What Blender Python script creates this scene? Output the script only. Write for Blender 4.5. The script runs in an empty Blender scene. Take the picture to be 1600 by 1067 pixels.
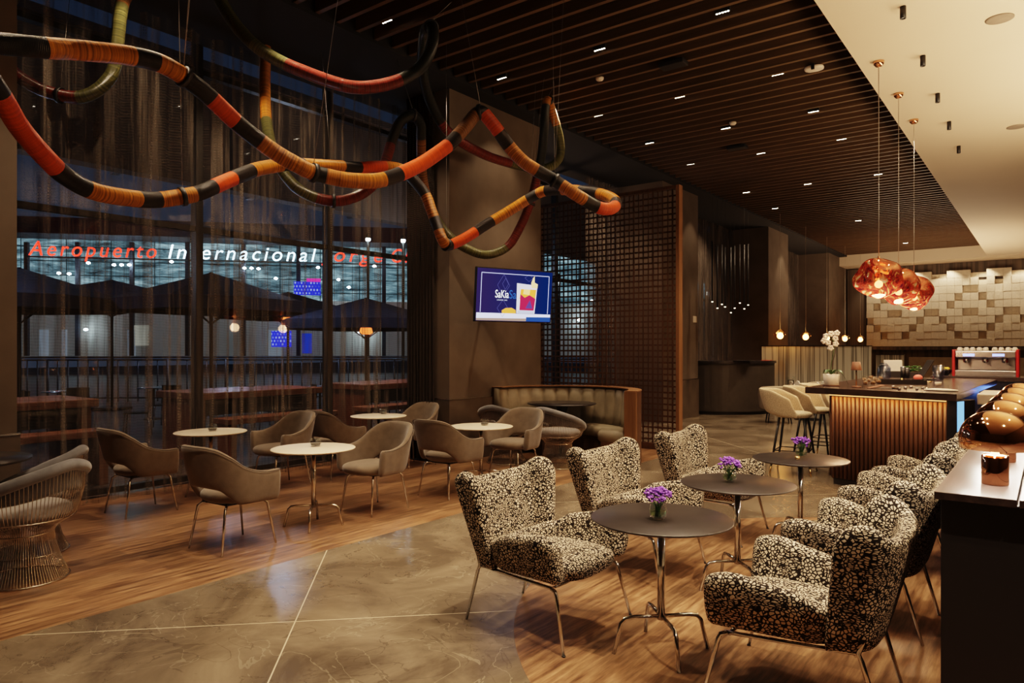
import bpy, bmesh, math, random
from mathutils import Vector, Matrix
PI = math.pi
rnd = random.Random(7)
scn = bpy.context.scene
COL = scn.collection
D = bpy.data

# ------------------------------------------------------------------ camera numbers (1600 x 1067)
F, HZ, CH = 1104.0, 545.0, 1.62
FW = Vector((-.606, .7955)); RT = Vector((.7955, .606))
def cp(px, d, py=None, z=None):
    """world point seen at column px, at depth d"""
    l = (px - 800) / F * d
    p = FW * d + RT * l
    if z is None: z = CH + (HZ - py) / F * d
    return Vector((p.x, p.y, z))
def fl(px, py, z=0.0):
    """world point on the horizontal plane z"""
    return cp(px, F * (CH - z) / (py - HZ), z=z)

# ------------------------------------------------------------------ materials
MATS = {}
class NT:
    def __init__(s, m):
        s.m = m; m.use_nodes = True; s.t = m.node_tree; s.t.nodes.clear()
        s.out = s.n('ShaderNodeOutputMaterial')
    def n(s, typ, **kw):
        nd = s.t.nodes.new(typ)
        for k, v in kw.items():
            if k in nd.inputs.keys(): nd.inputs[k].default_value = v
            else: setattr(nd, k, v)
        return nd
    def l(s, a, b): s.t.links.new(a, b)
    def surf(s, a): s.l(a, s.out.inputs['Surface'])
def c4(c): return (c[0], c[1], c[2], 1)
def pbsdf(t, col=(.5,.5,.5), rough=.5, metal=0, spec=.5, emi=None, es=0):
    b = t.n('ShaderNodeBsdfPrincipled')
    b.inputs['Base Color'].default_value = c4(col)
    b.inputs['Roughness'].default_value = rough
    b.inputs['Metallic'].default_value = metal
    b.inputs['Specular IOR Level'].default_value = spec
    if emi: b.inputs['Emission Color'].default_value = c4(emi); b.inputs['Emission Strength'].default_value = es
    return b
def mat(name, col=(.5,.5,.5), rough=.5, metal=0, spec=.5, emi=None, es=0, var=0.12, vs=8, bump=0, bs=60, wool=0):
    m = D.materials.new(name); MATS[name] = m; t = NT(m)
    b = pbsdf(t, col, rough, metal, spec, emi, es)
    tc = t.n('ShaderNodeTexCoord')
    if var:
        nz = t.n('ShaderNodeTexNoise', Scale=vs, Detail=4.0); t.l(tc.outputs['Object'], nz.inputs['Vector'])
        r = t.n('ShaderNodeValToRGB'); t.l(nz.outputs['Fac'], r.inputs['Fac'])
        e = r.color_ramp.elements
        e[0].position = .3; e[1].position = .7
        e[0].color = c4([x * (1 - var) for x in col]); e[1].color = c4([min(1, x * (1 + var)) for x in col])
        t.l(r.outputs['Color'], b.inputs['Base Color'])
    if bump:
        n2 = t.n('ShaderNodeTexNoise', Scale=bs, Detail=3.0); t.l(tc.outputs['Object'], n2.inputs['Vector'])
        bp = t.n('ShaderNodeBump', Strength=bump, Distance=.01); t.l(n2.outputs['Fac'], bp.inputs['Height'])
        t.l(bp.outputs['Normal'], b.inputs['Normal'])
    if wool:
        b.inputs['Sheen Weight'].default_value = wool; b.inputs['Sheen Roughness'].default_value = .5
    t.surf(b.outputs[0]); return m
def emit(name, col, s):
    m = D.materials.new(name); t = NT(m); e = t.n('ShaderNodeEmission', Strength=s); e.inputs[0].default_value = c4(col); t.surf(e.outputs[0]); return m
def glassy(name, tint=(1,1,1), refl=.12, rough=.02):
    m = D.materials.new(name); t = NT(m)
    a = t.n('ShaderNodeBsdfTransparent'); a.inputs[0].default_value = c4(tint)
    g = t.n('ShaderNodeBsdfGlossy', Roughness=rough); g.inputs[0].default_value = (1,1,1,1)
    fr = t.n('ShaderNodeLayerWeight'); fr.inputs[0].default_value = .5; mx = t.n('ShaderNodeMixShader')
    pw = t.n('ShaderNodeMath', operation='POWER'); pw.inputs[1].default_value = 4.0; t.l(fr.outputs['Facing'], pw.inputs[0])
    mm = t.n('ShaderNodeMath', operation='MULTIPLY_ADD'); mm.inputs[1].default_value = .55; mm.inputs[2].default_value = refl*.5
    t.l(pw.outputs[0], mm.inputs[0]); t.l(mm.outputs[0], mx.inputs[0]); t.l(a.outputs[0], mx.inputs[1]); t.l(g.outputs[0], mx.inputs[2])
    t.surf(mx.outputs[0]); return m
def wood(name, c1, c2, rough=.4, axis='Z', sc=1.0, spec=.4):
    m = D.materials.new(name); t = NT(m); b = pbsdf(t, c1, rough, spec=spec)
    tc = t.n('ShaderNodeTexCoord'); mp = t.n('ShaderNodeMapping')
    s = {'X': (1.2, 22, 22), 'Y': (22, 1.2, 22), 'Z': (22, 22, 1.2)}[axis]
    mp.inputs['Scale'].default_value = [q * sc for q in s]
    nz = t.n('ShaderNodeTexNoise', Scale=1.0, Detail=6.0, Roughness=.65); r = t.n('ShaderNodeValToRGB')
    t.l(tc.outputs['Object'], mp.inputs[0]); t.l(mp.outputs[0], nz.inputs['Vector']); t.l(nz.outputs['Fac'], r.inputs[0])
    e = r.color_ramp.elements; e[0].position = .3; e[1].position = .72; e[0].color = c4(c1); e[1].color = c4(c2)
    t.l(r.outputs[0], b.inputs['Base Color']); t.surf(b.outputs[0]); return m

chrome = mat('chrome', (.62,.60,.57), .13, 1, var=.05)
nickel = mat('warm_nickel', (.60,.53,.45), .22, 1, var=.05)
copper = mat('copper_mirror', (.80,.42,.24), .05, 1, var=.03)
dark_metal = mat('dark_metal', (.012,.011,.011), .4, .3, var=.1)
black = mat('matt_black', (.008,.007,.007), .5, var=.1)
taupe = mat('taupe_wool', (.150,.112,.080), .9, spec=.15, var=.14, vs=14, bump=.25, bs=260, wool=.35)
grey_velvet = mat('grey_velvet', (.135,.135,.145), .8, spec=.2, var=.28, vs=9, bump=.1, bs=60, wool=.6)
seat_grey = mat('pale_grey_felt', (.24,.215,.20), .85, spec=.2, var=.12, vs=10, wool=.4)
white_top = mat('cream_laminate', (.72,.62,.48), .4, var=.04, vs=4)
edge_dark = mat('dark_edge', (.05,.035,.025), .5)
dark_top = mat('charcoal_laminate', (.020,.016,.015), .33, var=.12, vs=20)
plaster = mat('brown_plaster', (.120,.092,.070), .75, spec=.25, var=.16, vs=2.4, bump=.12, bs=9)
plinth_stone = mat('plinth_stone', (.085,.063,.046), .45, var=.25, vs=3)
soffit_m = mat('cream_soffit', (.62,.49,.36), .7, var=.03, vs=.6)
white_plastic = mat('white_plastic', (.62,.52,.42), .5, var=.03)
ceil_black = mat('ceiling_black', (.006,.004,.004), .9)
slat_wood = wood('slat_wood', (.060,.033,.016), (.115,.066,.034), .5, 'X')
screen_wood = wood('screen_walnut', (.045,.020,.010), (.095,.044,.021), .45, 'Z')
screen_edge = wood('screen_edge_oak', (.13,.060,.025), (.22,.11,.050), .5, 'Z')
walnut = wood('fluted_walnut', (.060,.024,.010), (.135,.058,.025), .45, 'Z')
terr_wood = wood('terrace_wood', (.13,.055,.032), (.24,.11,.065), .4, 'Y')
counter_wood = wood('black_ash', (.020,.013,.012), (.060,.040,.036), .35, 'Y', 1.6)
counter_face = mat('black_counter_face', (.006,.004,.005), .6, var=.1)
leather = mat('greige_leather', (.235,.195,.135), .5, spec=.45, var=.2, vs=6, bump=.08, bs=30)
stoolfab = mat('cream_tweed', (.55,.44,.30), .95, spec=.1, var=.3, vs=110, bump=.6, bs=160)
cream_fab = mat('cream_upholstery', (.42,.35,.26), .85, spec=.2, var=.1)
brass = mat('brass', (.75,.50,.22), .25, 1)
ceramic = mat('white_ceramic', (.72,.66,.58), .3, var=.06, vs=10)
leafm = mat('leaf_green', (.035,.10,.018), .4, var=.3, vs=20)
petal_white = mat('orchid_petal', (.85,.80,.78), .6, var=.05)
purple = mat('purple_petal', (.16,.035,.36), .75, var=.5, vs=90)
purple2 = mat('violet_petal', (.30,.10,.52), .75, var=.4, vs=90)
steel = mat('brushed_steel', (.50,.50,.52), .25, 1, var=.08)
red_paint = mat('red_enamel', (.45,.015,.02), .35)
redwood = mat('brown_leather_shade', (.13,.050,.022), .6, var=.2)
napkin_m = mat('white_linen', (.78,.73,.66), .8, var=.04)
lemon = mat('lemon_yellow', (.75,.55,.06), .5)
coral = mat('coral_pink', (.75,.16,.14), .6)
clear = glassy('clear_glass', (.93,.95,.94), .10)
pane_m = glassy('window_glass', (.86,.90,.95), .06)
smoke_gl = glassy('smoked_glass', (.62,.66,.76), .25)
water_gl = glassy('vase_water', (.70,.80,.62), .10)
amber_fill = mat('amber_nuts', (.30,.14,.05), .6, var=.6, vs=60)
cork = mat('terracotta', (.35,.10,.05), .7)
wire_m = mat('thin_steel_cable', (.35,.33,.31), .4, .8)
glow_warm = emit('lamp_glow', (1,.78,.5), 14)
led_w = emit('led_white', (1,.86,.66), 40)
led_blue = emit('led_blue', (.20,.50,1), 1.1)
bulb_e = emit('bulb_glow', (1,.62,.25), 30)
cool_lamp = emit('cool_floodlight', (.75,.95,1), 60)
sign_red = emit('sign_red', (1,.020,.008), 5.5)
sign_white = emit('sign_white', (.60,.88,1), 9)
umb_m = mat('navy_canvas', (.030,.032,.060), .85, var=.2)
ext_dark = mat('terrace_dark', (.018,.016,.016), .7)
deck_m = mat('terrace_deck', (.045,.036,.030), .6, var=.3)
fascia_m = mat('brown_fascia', (.13,.10,.078), .8, var=.1, vs=1.5)

# patterned upholstery : cream pebbles outlined in black
def pebble():
    m = D.materials.new('pebble_print'); t = NT(m); b = pbsdf(t, (.5,.45,.38), .9, spec=.15)
    tc = t.n('ShaderNodeTexCoord')
    nz = t.n('ShaderNodeTexNoise', Scale=9.0, Detail=2.0); t.l(tc.outputs['Object'], nz.inputs['Vector'])
    dv = t.n('ShaderNodeVectorMath', operation='SCALE'); dv.inputs[3].default_value = .035
    t.l(nz.outputs['Color'], dv.inputs[0])
    ad = t.n('ShaderNodeVectorMath', operation='ADD'); t.l(tc.outputs['Object'], ad.inputs[0]); t.l(dv.outputs[0], ad.inputs[1])
    outs = []
    for sc, st, th in ((58, (1, 1, 1), .12), (76, (1.0, .6, 1.6), .14)):
        mp = t.n('ShaderNodeMapping'); mp.inputs['Scale'].default_value = st; t.l(ad.outputs[0], mp.inputs[0])
        v = t.n('ShaderNodeTexVoronoi', feature='DISTANCE_TO_EDGE', Scale=float(sc)); t.l(mp.outputs[0], v.inputs['Vector'])
        r = t.n('ShaderNodeValToRGB'); t.l(v.outputs['Distance'], r.inputs[0])
        e = r.color_ramp.elements; e[0].position = th; e[0].color = (0,0,0,1); e[1].position = th + .07; e[1].color = (1,1,1,1)
        outs.append(r)
    n2 = t.n('ShaderNodeTexNoise', Scale=7.0, Detail=1.0); t.l(tc.outputs['Object'], n2.inputs['Vector'])
    gt = t.n('ShaderNodeMath', operation='GREATER_THAN'); gt.inputs[1].default_value = .52; t.l(n2.outputs['Fac'], gt.inputs[0])
    mx = t.n('ShaderNodeMix', data_type='RGBA'); t.l(gt.outputs[0], mx.inputs[0]); t.l(outs[0].outputs[0], mx.inputs[6]); t.l(outs[1].outputs[0], mx.inputs[7])
    r = t.n('ShaderNodeMix', data_type='RGBA'); r.inputs[6].default_value = (.010,.007,.006,1); r.inputs[7].default_value = (.56,.47,.36,1)
    t.l(mx.outputs[2], r.inputs[0]); t.l(r.outputs[2], b.inputs['Base Color'])
    bp = t.n('ShaderNodeBump', Strength=.35, Distance=.004); t.l(mx.outputs[2], bp.inputs['Height']); t.l(bp.outputs[0], b.inputs['Normal'])
    t.surf(b.outputs[0]); return m
pebble_m = pebble()

def floor_mat():
    m = D.materials.new('stone_and_wood_floor'); t = NT(m)
    geo = t.n('ShaderNodeNewGeometry'); pos = geo.outputs['Position']
    sp = t.n('ShaderNodeSeparateXYZ'); t.l(pos, sp.inputs[0])
    def M(op, a, b=None, cl=False):
        n = t.n('ShaderNodeMath', operation=op); n.use_clamp = cl
        for i, q in enumerate((a, b)):
            if q is None: continue
            if isinstance(q, (int, float)): n.inputs[i].default_value = q
            else: t.l(q, n.inputs[i])
        return n.outputs[0]
    x, y = sp.outputs[0], sp.outputs[1]
    left = M('MULTIPLY', M('LESS_THAN', x, -4.63), M('LESS_THAN', y, 10.45))
    dx = M('ADD', x, .3); dy = M('ADD', y, -4.9)
    rr = M('SQRT', M('ADD', M('MULTIPLY', dx, dx), M('MULTIPLY', dy, dy)))
    disc = M('LESS_THAN', rr, 2.72)
    mask = M('MAXIMUM', left, disc)
    # stone
    n1 = t.n('ShaderNodeTexNoise', Scale=1.3, Detail=8.0, Roughness=.62, Distortion=.8); t.l(pos, n1.inputs['Vector'])
    r1 = t.n('ShaderNodeValToRGB'); t.l(n1.outputs[0], r1.inputs[0])
    e = r1.color_ramp.elements; e[0].position = .36; e[0].color = (.080,.061,.043,1); e[1].position = .66; e[1].color = (.205,.160,.112,1)
    n2 = t.n('ShaderNodeTexNoise', Scale=1.1, Detail=5.0, Distortion=1.6); t.l(pos, n2.inputs['Vector'])
    vein = M('LESS_THAN', M('ABSOLUTE', M('ADD', n2.outputs[0], -.5)), .0035)
    n3 = t.n('ShaderNodeTexNoise', Scale=1.9, Detail=5.0, Distortion=1.2); t.l(pos, n3.inputs['Vector'])
    vein2 = M('LESS_THAN', M('ABSOLUTE', M('ADD', n3.outputs[0], -.47)), .0045)
    mxv = t.n('ShaderNodeMix', data_type='RGBA'); t.l(M('MULTIPLY', vein, .25), mxv.inputs[0]); t.l(r1.outputs[0], mxv.inputs[6]); mxv.inputs[7].default_value = (.34,.29,.21,1)
    mxw = t.n('ShaderNodeMix', data_type='RGBA'); t.l(M('MULTIPLY', vein2, .45), mxw.inputs[0]); t.l(mxv.outputs[2], mxw.inputs[6]); mxw.inputs[7].default_value = (.055,.042,.028,1)
    # grout, 45 degree tiles through (-3.57, 2.56)
    k = 1 / math.sqrt(2)
    u = M('MULTIPLY', M('ADD', M('ADD', x, 3.57), M('ADD', y, -2.56)), k)
    v = M('MULTIPLY', M('SUBTRACT', M('ADD', x, 3.57), M('ADD', y, -2.56)), k)
    def gl(w):
        q = M('ABSOLUTE', M('SUBTRACT', M('FRACT', M('ADD', M('DIVIDE', w, 3.0), .5)), .5))
        return M('LESS_THAN', q, .0013)
    g = M('MAXIMUM', gl(u), gl(v))
    mg = t.n('ShaderNodeMix', data_type='RGBA'); t.l(g, mg.inputs[0]); t.l(mxw.outputs[2], mg.inputs[6]); mg.inputs[7].default_value = (.52,.44,.32,1)
    # wood
    mp = t.n('ShaderNodeMapping'); mp.inputs['Scale'].default_value = (16, 1.3, 1); t.l(pos, mp.inputs[0])
    w1 = t.n('ShaderNodeTexNoise', Scale=1.6, Detail=7.0, Roughness=.7); t.l(mp.outputs[0], w1.inputs['Vector'])
    rw = t.n('ShaderNodeValToRGB'); t.l(w1.outputs[0], rw.inputs[0])
    e = rw.color_ramp.elements; e[0].position = .36; e[0].color = (.075,.038,.020,1); e[1].position = .66; e[1].color = (.36,.215,.118,1)
    q = rw.color_ramp.elements.new(.5); q.color = (.200,.110,.058,1)
    m2 = t.n('ShaderNodeMapping'); m2.inputs['Rotation'].default_value = (0, 0, PI/2); t.l(pos, m2.inputs[0])
    bk = t.n('ShaderNodeTexBrick', Scale=1.0); bk.inputs['Brick Width'].default_value = 1.3; bk.inputs['Row Height'].default_value = .17; bk.inputs['Mortar Size'].default_value = .0
    bk.inputs['Color1'].default_value = (.62,.62,.62,1); bk.inputs['Color2'].default_value = (1.12,1.08,1.05,1); t.l(m2.outputs[0], bk.inputs['Vector'])
    mw = t.n('ShaderNodeMix', data_type='RGBA', blend_type='MULTIPLY'); mw.inputs[0].default_value = 1; t.l(rw.outputs[0], mw.inputs[6]); t.l(bk.outputs[0], mw.inputs[7])
    fin = t.n('ShaderNodeMix', data_type='RGBA'); t.l(mask, fin.inputs[0]); t.l(mg.outputs[2], fin.inputs[6]); t.l(mw.outputs[2], fin.inputs[7])
    b = pbsdf(t, rough=.3); t.l(fin.outputs[2], b.inputs['Base Color'])
    rg = M('ADD', M('MULTIPLY', mask, .09), M('ADD', M('MULTIPLY', n1.outputs[0], .14), .15)); t.l(rg, b.inputs['Roughness'])
    bp = t.n('ShaderNodeBump', Strength=.10, Distance=.003); t.l(w1.outputs[0], bp.inputs['Height']); t.l(bp.outputs[0], b.inputs['Normal'])
    t.surf(b.outputs[0]); return m
floor_m = floor_mat()

def curtain_mat(name, lo, hi, col):
    m = D.materials.new(name); t = NT(m)
    geo = t.n('ShaderNodeNewGeometry'); mp = t.n('ShaderNodeMapping'); mp.inputs['Scale'].default_value = (0, 1, .02); t.l(geo.outputs['Position'], mp.inputs[0])
    n = t.n('ShaderNodeTexNoise', Scale=8.5, Detail=6.0, Roughness=.75); t.l(mp.outputs[0], n.inputs['Vector'])
    r = t.n('ShaderNodeMapRange'); r.inputs[1].default_value = .48; r.inputs[2].default_value = .60; r.inputs[3].default_value = lo; r.inputs[4].default_value = hi; t.l(n.outputs[0], r.inputs[0])
    mw = t.n('ShaderNodeMapping'); mw.inputs['Scale'].default_value = (1, .6, 1); mw.inputs['Rotation'].default_value = (.10, 0, 0); t.l(geo.outputs['Position'], mw.inputs[0])
    wv = t.n('ShaderNodeTexWave', Scale=10.5, Distortion=2.5, Detail=1.0, bands_direction='Z'); t.l(mw.outputs[0], wv.inputs['Vector'])
    k = t.n('ShaderNodeMath', operation='MULTIPLY_ADD'); k.inputs[1].default_value = .13; t.l(wv.outputs['Fac'], k.inputs[0]); t.l(r.outputs[0], k.inputs[2])
    df = t.n('ShaderNodeBsdfDiffuse'); df.inputs[0].default_value = c4(col)
    tr = t.n('ShaderNodeBsdfTransparent'); mx = t.n('ShaderNodeMixShader'); t.l(k.outputs[0], mx.inputs[0]); t.l(tr.outputs[0], mx.inputs[1]); t.l(df.outputs[0], mx.inputs[2])
    t.surf(mx.outputs[0]); return m
sheer_m = curtain_mat('sheer_brown_voile', .05, .62, (.18,.15,.125))
far_sheer_m = curtain_mat('far_brown_voile', .30, .95, (.120,.098,.082))
drape_m = curtain_mat('gathered_brown_voile', .75, .98, (.055,.042,.034))

def striped(name, c1, c2, axis=0, sc=24):
    m = D.materials.new(name); t = NT(m); b = pbsdf(t, c1, .6)
    geo = t.n('ShaderNodeNewGeometry'); mp = t.n('ShaderNodeMapping'); s = [.01,.01,.01]; s[axis] = 1; mp.inputs['Scale'].default_value = s; t.l(geo.outputs['Position'], mp.inputs[0])
    n = t.n('ShaderNodeTexNoise', Scale=float(sc), Detail=3.0); t.l(mp.outputs[0], n.inputs['Vector'])
    r = t.n('ShaderNodeValToRGB'); t.l(n.outputs[0], r.inputs[0]); e = r.color_ramp.elements; e[0].position = .42; e[1].position = .52; e[0].color = c4(c1); e[1].color = c4(c2)
    t.l(r.outputs[0], b.inputs['Base Color']); t.surf(b.outputs[0]); return m
stripe_m = striped('striped_glass_panel', (.20,.19,.155), (.58,.55,.45))
ribbed_m = striped('ribbed_brown_cladding', (.050,.036,.026), (.105,.078,.055), 0, 9)

def winding(name, c1, c2, dens=1.0, rough=.42):
    m = D.materials.new(name); t = NT(m); b = pbsdf(t, c1, rough)
    uv = t.n('ShaderNodeTexCoord')
    mp = t.n('ShaderNodeMapping'); mp.inputs['Scale'].default_value = (.02, 60*dens, 1); t.l(uv.outputs['UV'], mp.inputs[0])
    n = t.n('ShaderNodeTexNoise', Scale=1.0, Detail=3.0); t.l(mp.outputs[0], n.inputs['Vector'])
    r = t.n('ShaderNodeValToRGB'); t.l(n.outputs[0], r.inputs[0]); e = r.color_ramp.elements; e[0].position = .38; e[1].position = .62; e[0].color = c4(c2); e[1].color = c4(c1)
    t.l(r.outputs[0], b.inputs['Base Color'])
    w = t.n('ShaderNodeTexWave', Scale=1.0, bands_direction='Y'); m2 = t.n('ShaderNodeMapping'); m2.inputs['Scale'].default_value = (.3, 60*dens, 1); t.l(uv.outputs['UV'], m2.inputs[0]); t.l(m2.outputs[0], w.inputs['Vector'])
    bp = t.n('ShaderNodeBump', Strength=.5, Distance=.01); t.l(w.outputs['Fac'], bp.inputs['Height']); t.l(bp.outputs[0], b.inputs['Normal'])
    t.surf(b.outputs[0]); return m
WIND = {'K': winding('black_cord', (.018,.014,.012), (.008,.006,.006)), 'A': winding('amber_cord', (.70,.25,.018), (.24,.075,.008)),
        'O': winding('orange_cord', (.80,.105,.012), (.62,.075,.010)), 'B': winding('bronze_cord', (.34,.15,.035), (.10,.04,.012)),
        'G': winding('olive_cord', (.16,.15,.050), (.045,.052,.020), rough=.28), 'R': winding('oxblood_cord', (.22,.030,.018), (.080,.012,.008), rough=.28),
        'D': winding('black_green_cord', (.020,.024,.018), (.008,.008,.007), rough=.28)}

def terminal_glow():
    m = D.materials.new('lit_terminal_hall'); t = NT(m); tc = t.n('ShaderNodeTexCoord')
    mp = t.n('ShaderNodeMapping'); mp.inputs['Scale'].default_value = (.35, 1, 1.6); t.l(tc.outputs['Object'], mp.inputs[0])
    n = t.n('ShaderNodeTexNoise', Scale=1.3, Detail=7.0, Roughness=.7, Distortion=.6); t.l(mp.outputs[0], n.inputs['Vector'])
    r = t.n('ShaderNodeValToRGB'); t.l(n.outputs[0], r.inputs[0]); e = r.color_ramp.elements
    e[0].position = .36; e[0].color = (.012,.028,.038,1); e[1].position = .70; e[1].color = (.42,.62,.66,1); q = e.new(.52); q.color = (.11,.19,.22,1)
    bk = t.n('ShaderNodeTexBrick', Scale=1.0); bk.inputs['Brick Width'].default_value = 2.6; bk.inputs['Row Height'].default_value = .9; bk.inputs['Mortar Size'].default_value = .035; bk.offset = 0
    bk.inputs['Color1'].default_value = (1,1,1,1); bk.inputs['Color2'].default_value = (.75,.8,.8,1); bk.inputs['Mortar'].default_value = (.12,.15,.16,1)
    m3 = t.n('ShaderNodeMapping'); m3.inputs['Rotation'].default_value = (PI/2, 0, 0); t.l(tc.outputs['Object'], m3.inputs[0]); t.l(m3.outputs[0], bk.inputs['Vector'])
    mx = t.n('ShaderNodeMix', data_type='RGBA', blend_type='MULTIPLY'); mx.inputs[0].default_value = 1; t.l(r.outputs[0], mx.inputs[6]); t.l(bk.outputs[0], mx.inputs[7])
    em = t.n('ShaderNodeEmission', Strength=.95); t.l(mx.outputs[2], em.inputs[0]); t.surf(em.outputs[0]); return m
hall_m = terminal_glow()
def screen_glow(name, c1, c2, s, sx=9):
    m = D.materials.new(name); t = NT(m); tc = t.n('ShaderNodeTexCoord')
    mp = t.n('ShaderNodeMapping'); mp.inputs['Rotation'].default_value = (PI/2, 0, 0); t.l(tc.outputs['Object'], mp.inputs[0])
    bk = t.n('ShaderNodeTexBrick', Scale=float(sx)); bk.inputs['Brick Width'].default_value = .8; bk.inputs['Row Height'].default_value = .9; bk.inputs['Mortar Size'].default_value = .22
    bk.inputs['Color1'].default_value = c4(c2); bk.inputs['Color2'].default_value = c4(c1); bk.inputs['Mortar'].default_value = c4(c1); t.l(mp.outputs[0], bk.inputs['Vector'])
    em = t.n('ShaderNodeEmission', Strength=s); t.l(bk.outputs[0], em.inputs[0]); t.surf(em.outputs[0]); return m
fids_m = screen_glow('departure_screen', (.02,.03,.75), (.35,.45,1), .9, 4)

# dichroic blown shade of the big pendants
def melt_mat():
    m = D.materials.new('copper_dichroic_glass'); t = NT(m); tc = t.n('ShaderNodeTexCoord')
    n = t.n('ShaderNodeTexNoise', Scale=4.5, Detail=1.0, Distortion=3.5); t.l(tc.outputs['Object'], n.inputs['Vector'])
    r = t.n('ShaderNodeValToRGB'); t.l(n.outputs['Fac'], r.inputs[0]); e = r.color_ramp.elements
    e[0].position = .34; e[0].color = (.035,.006,.010,1); e[1].position = .74; e[1].color = (1,.66,.28,1)
    for p, c in ((.43, (.20,.012,.012)), (.50, (.62,.06,.02)), (.55, (.10,.015,.02)), (.62, (.95,.26,.05))):
        q = e.new(p); q.color = c4(c)
    sp = t.n('ShaderNodeSeparateXYZ'); t.l(tc.outputs['Object'], sp.inputs[0])
    lo = t.n('ShaderNodeMapRange'); lo.inputs[1].default_value = -.05; lo.inputs[2].default_value = -.20; lo.inputs[3].default_value = .45; lo.inputs[4].default_value = 4.5; t.l(sp.outputs[2], lo.inputs[0])  # bulb glow painted into the shade, emission rises towards the bottom
    em = t.n('ShaderNodeEmission'); t.l(r.outputs[0], em.inputs[0]); t.l(lo.outputs[0], em.inputs[1])
    g = t.n('ShaderNodeBsdfGlossy', Roughness=.03); g.inputs[0].default_value = (.9,.42,.26,1)
    tr = t.n('ShaderNodeBsdfTransparent'); tr.inputs[0].default_value = (1,.40,.22,1)
    a = t.n('ShaderNodeMixShader'); a.inputs[0].default_value = .45; t.l(em.outputs[0], a.inputs[1]); t.l(g.outputs[0], a.inputs[2])
    b = t.n('ShaderNodeMixShader'); b.inputs[0].default_value = .22; t.l(a.outputs[0], b.inputs[1]); t.l(tr.outputs[0], b.inputs[2])
    t.surf(b.outputs[0]); return m
melt_m = melt_mat()
mini_m = glassy('amber_mini_glass', (1,.62,.32), .22)

# ------------------------------------------------------------------ mesh building
class MB:
    def __init__(s): s.v = []; s.f = []; s.mi = []; s.uv = None; s.sm = []
    def add(s, vs, fs, mi=0, smooth=False, M=None):
        o = len(s.v)
        s.v += [tuple(M @ Vector(q)) if M is not None else tuple(q) for q in vs]
        s.f += [tuple(i + o for i in f) for f in fs]; s.mi += [mi] * len(fs); s.sm += [smooth] * len(fs); return s
    def box(s, x0, x1, y0, y1, z0, z1, mi=0, M=None):
        vs = [(x, y, z) for z in (z0, z1) for x, y in ((x0,y0),(x1,y0),(x1,y1),(x0,y1))]
        return s.add(vs, [(3,2,1,0),(4,5,6,7),(0,1,5,4),(1,2,6,5),(2,3,7,6),(3,0,4,7)], mi, False, M)
    def prism(s, poly, z0, z1, mi=0, M=None):
        n = len(poly); vs = [(x, y, z0) for x, y in poly] + [(x, y, z1) for x, y in poly]
        return s.add(vs, [tuple(range(n))[::-1], tuple(range(n, 2*n))] + [(i, (i+1)%n, (i+1)%n+n, i+n) for i in range(n)], mi, False, M)
    def lathe(s, prof, n=24, mi=0, M=None, smooth=True):
        vs = []; fs = []
        for r, z in prof: vs += [(max(r, 1e-4)*math.cos(2*PI*k/n), max(r, 1e-4)*math.sin(2*PI*k/n), z) for k in range(n)]
        for j in range(len(prof)-1):
            for k in range(n): fs.append((j*n+k, j*n+(k+1)%n, (j+1)*n+(k+1)%n, (j+1)*n+k))
        return s.add(vs, fs, mi, smooth, M)
    def tube(s, pts, r, n=8, mi=0, cap=True, M=None, closed=False):
        pts = [Vector(p) for p in pts]; m = len(pts); rs = r if isinstance(r, (list, tuple)) else [r]*m
        vs = []; fs = []; up = None
        for i, p in enumerate(pts):
            t = (pts[(i+1) % m] - pts[i-1]) if closed else (pts[min(i+1, m-1)] - pts[max(i-1, 0)])
            t.normalize()
            if up is None: up = Vector((0,0,1)) if abs(t.z) < .9 else Vector((1,0,0))
            up = up - t * up.dot(t)
            if up.length < 1e-5: up = t.orthogonal()
            up.normalize(); b = t.cross(up)
            vs += [tuple(p + (up*math.cos(2*PI*k/n) + b*math.sin(2*PI*k/n)) * rs[i]) for k in range(n)]
        for i in range(m if closed else m-1):
            j = (i+1) % m
            for k in range(n): fs.append((i*n+k, i*n+(k+1)%n, j*n+(k+1)%n, j*n+k))
        s.add(vs, fs, mi, True, M)
        if cap and not closed: o = len(s.v) - m*n; s.f += [tuple(o+k for k in range(n))[::-1], tuple(o+(m-1)*n+k for k in range(n))]; s.mi += [mi]*2; s.sm += [False]*2
        return s
    def ball(s, c, r, mi=0, n=10, sq=(1,1,1)):
        prof = [(math.sin(PI*k/n), -math.cos(PI*k/n)) for k in range(n+1)]
        return s.lathe([(q*1.0, z) for q, z in prof], n+2, mi, Matrix.Translation(c) @ Matrix.Diagonal((r*sq[0], r*sq[1], r*sq[2], 1)))
    def build(s, name, m, parent=None, bevel=0, sub=0, loc=None, seg=2):
        me = D.meshes.new(name); me.from_pydata(s.v, [], s.f)
        for q in (m if isinstance(m, (list, tuple)) else [m]): me.materials.append(q)
        me.polygons.foreach_set('material_index', s.mi); me.polygons.foreach_set('use_smooth', [bool(x) or sub > 0 for x in s.sm])
        me.update(); o = D.objects.new(name, me); COL.objects.link(o)
        if parent is not None: o.parent = parent
        if loc is not None: o.location = loc
        if bevel:
            b = o.modifiers.new('bevel', 'BEVEL'); b.width = bevel; b.segments = seg; b.limit_method = 'ANGLE'; b.angle_limit = .6
        if sub:
            b = o.modifiers.new('subdivision', 'SUBSURF'); b.levels = sub; b.render_levels = sub
        return o
def box(name, x0, x1, y0, y1, z0, z1, m, parent=None, bevel=0): return MB().box(x0,x1,y0,y1,z0,z1).build(name, m, parent, bevel)
def tag(o, label=None, cat=None, group=None, kind=None):
    if label: o['label'] = label
    if cat: o['category'] = cat
    if group: o['group'] = group
    if kind: o['kind'] = kind
    return o
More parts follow.
